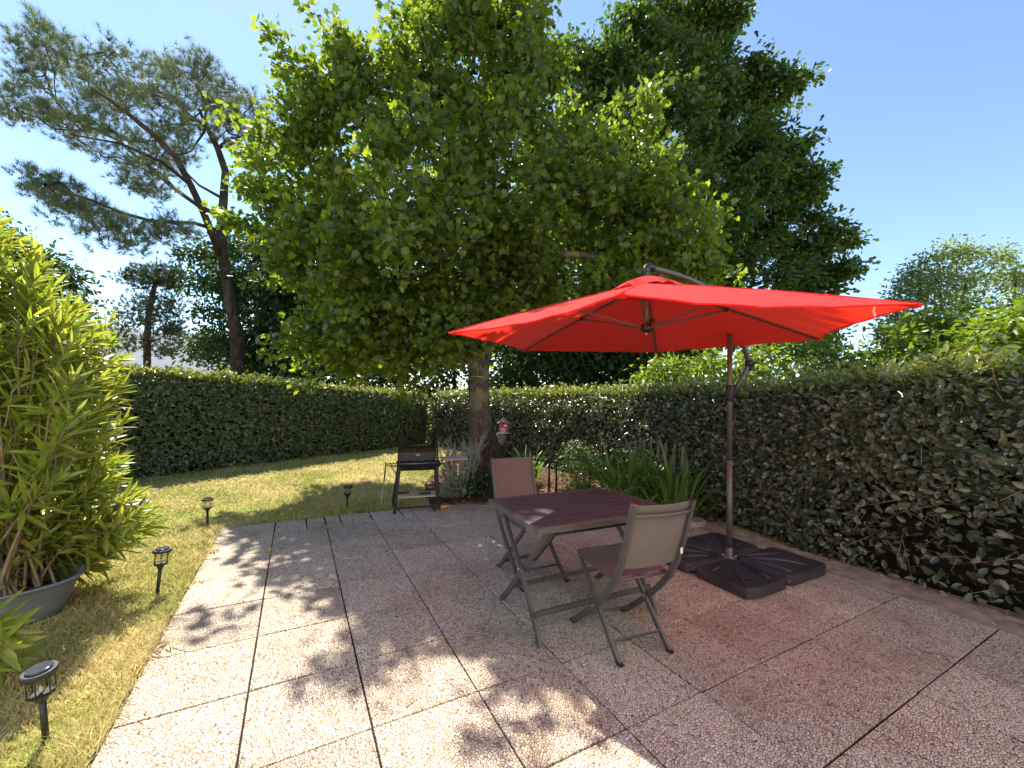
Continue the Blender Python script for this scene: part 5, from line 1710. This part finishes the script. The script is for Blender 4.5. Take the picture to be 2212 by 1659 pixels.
# rose campion: felted grey forking stems with crimson flowers
ca = empty('rose_campion', (2.78, 2.22, 0), 0, 'grey-stemmed flowering plant with crimson blooms beside the barbecue', 'plant')
r_ = np.random.default_rng(501)
sm = MB(); heads = []
for i in range(46):
    a = r_.uniform(0, 6.283); b = np.array([.10 * math.cos(a), .10 * math.sin(a), 0])
    d = np.array([math.cos(a) * r_.uniform(.05, .45), math.sin(a) * r_.uniform(.05, .45), 1.0])
    h = r_.uniform(.40, .66)
    m = b + d * h
    sm.tube([b, b + d * h * .5 + r_.normal(0, .012, 3), m], [.006, .0052, .0045], 4, False)
    for j in range(int(r_.integers(2, 5))):
        e = m + np.array([r_.normal(0, .09), r_.normal(0, .09), r_.uniform(.10, .27)])
        sm.tube([m, (m + e) / 2 + r_.normal(0, .01, 3), e], [.0045, .004, .003], 4, False)
        heads.append(e)
sm.build('stems', M['grey_leaf'], ca, 'stuff')
nl = 520
a = r_.uniform(0, 6.283, nl); zz = r_.random(nl) ** 1.6 * .62; rad = r_.uniform(.04, .24, nl)
lp = np.stack([rad * np.cos(a), rad * np.sin(a), zz + .02], 1)
la = np.stack([np.cos(a), np.sin(a), r_.uniform(.2, 1.3, nl)], 1)
F_ = frames(la, r_.normal(0, .4, (nl, 3)) + np.array([0, 0, .8]))
o = link('leaves', scatter_mesh('leaves', OVAL_LITE, lp, F_, r_.uniform(.05, .12, nl) * (1.15 - zz), M['grey_leaf']), ca); o['kind'] = 'stuff'
pet = MB()
for k in range(5):
    a0 = k * 1.2566
    pet.add([(0, 0, 0), (.5 * math.cos(a0 - .5), .5 * math.sin(a0 - .5), .08), (.95 * math.cos(a0 - .28), .95 * math.sin(a0 - .28), .1), (.95 * math.cos(a0 + .28), .95 * math.sin(a0 + .28), .1), (.5 * math.cos(a0 + .5), .5 * math.sin(a0 + .5), .08)], [(0, 1, 2, 3, 4)])
flower_r = pet.mesh('flower', M['petal_red']); flower_w = pet.mesh('flower', M['petal_white'])
for e in heads[:80]:
    if r_.random() < .55:
        f = link('flower', flower_r, ca); f.location = e; f.scale = (.021,) * 3; f.rotation_euler = (r_.normal(.5, .4), r_.normal(0, .5), r_.uniform(0, 6))


def flowering_shrub(name, label, loc, rx, ry, h, n, size, mat, seed, nf, reds):
    o = empty(name, loc, 0, label, 'plant')
    r2 = np.random.default_rng(seed)
    p = r2.normal(0, 1, (n, 3)); p /= np.linalg.norm(p, axis=1, keepdims=True); p *= r2.random((n, 1)) ** .4
    pos = p * np.array([rx, ry, h * .55]) + np.array([0, 0, h * .52])
    pos = pos[pos[:, 2] > .02]
    k = len(pos)
    F2 = frames(p[:k] + r2.normal(0, .6, (k, 3)), r2.normal(0, .5, (k, 3)) + np.array([0, 0, .8]))
    lf = link('foliage', scatter_mesh('foliage', OVAL_LITE, pos, F2, size * r2.uniform(.6, 1.3, k), mat), o); lf['kind'] = 'stuff'
    sm2 = MB()
    for i in range(14):
        e = pos[r2.integers(0, k)]
        sm2.tube([(r2.normal(0, .04), r2.normal(0, .04), 0), tuple(e * np.array([.6, .6, .5])), tuple(e)], [.006, .004, .002], 4, False)
    sm2.build('stems', M['twig'], o, 'stuff')
    tops = pos[np.argsort(-(pos[:, 2] + .35 * np.linalg.norm(pos[:, :2], axis=1) + r2.normal(0, .06, k)))][:nf * 3:3]
    for e in tops:
        f = link('flower', flower_r if r2.random() < reds else flower_w, o)
        f.location = e + np.array([0, 0, .02]); f.scale = (r2.uniform(.012, .018),) * 3; f.rotation_euler = (r2.normal(.6, .5), r2.normal(0, .6), r2.uniform(0, 6))
    return o


flowering_shrub('flowering_salvia', 'bushy small-leaved plant with white and red flowers by the hedge', (4.72, 1.95, .01), .42, .42, .72, 2400, .036, M['oak'], 601, 80, .25)
flowering_shrub('low_green_plant', 'low leafy green plant at the right foot of the maple', (3.95, 2.55, .01), .35, .3, .42, 1500, .05, M['oak'], 602, 8, .5)
flowering_shrub('ground_cover_plant', 'dark low ground cover between the grey-stemmed flowers and far chair', (3.12, 2.02, .01), .34, .28, .36, 1500, .045, M['shade_leaf'], 603, 10, .0)
flowering_shrub('small_bed_plant', 'small green plant behind the table under the metal hoop', (4.35, 1.35, .01), .22, .2, .30, 800, .04, M['strap'], 604, 10, .4)

# fallen leaves along the hedge foot and by the patio edge
n = 420
xs = np.concatenate([rng.normal(5.0, .10, 240), rng.uniform(3.2, 5.2, 90), rng.uniform(-.2, 4.6, 60), rng.uniform(.6, 1.5, 30)])
ys_ = np.concatenate([rng.uniform(-3.6, .1, 240), rng.uniform(.1, 3.0, 90), rng.uniform(-3.0, 1.9, 60), rng.normal(1.93, .05, 30)])
zz = np.full(n, .013); zz[:240] = .016; zz[240:330] = .025; zz[330:] = .010
ax = rng.normal(0, 1, (n, 3)); ax[:, 2] *= .1
nr = rng.normal(0, .18, (n, 3)) + np.array([0, 0, 1])
szs = rng.uniform(.018, .045, n); szs[330:390] *= .5
lo = link('leaf_litter', scatter_mesh('leaf_litter', OVAL_LITE, np.stack([xs, ys_, zz], 1), frames(ax, nr), szs, M['dead_leaf']))
tag(lo, 'dry fallen leaves scattered along the foot of the hedge', 'leaf litter', kind='stuff')
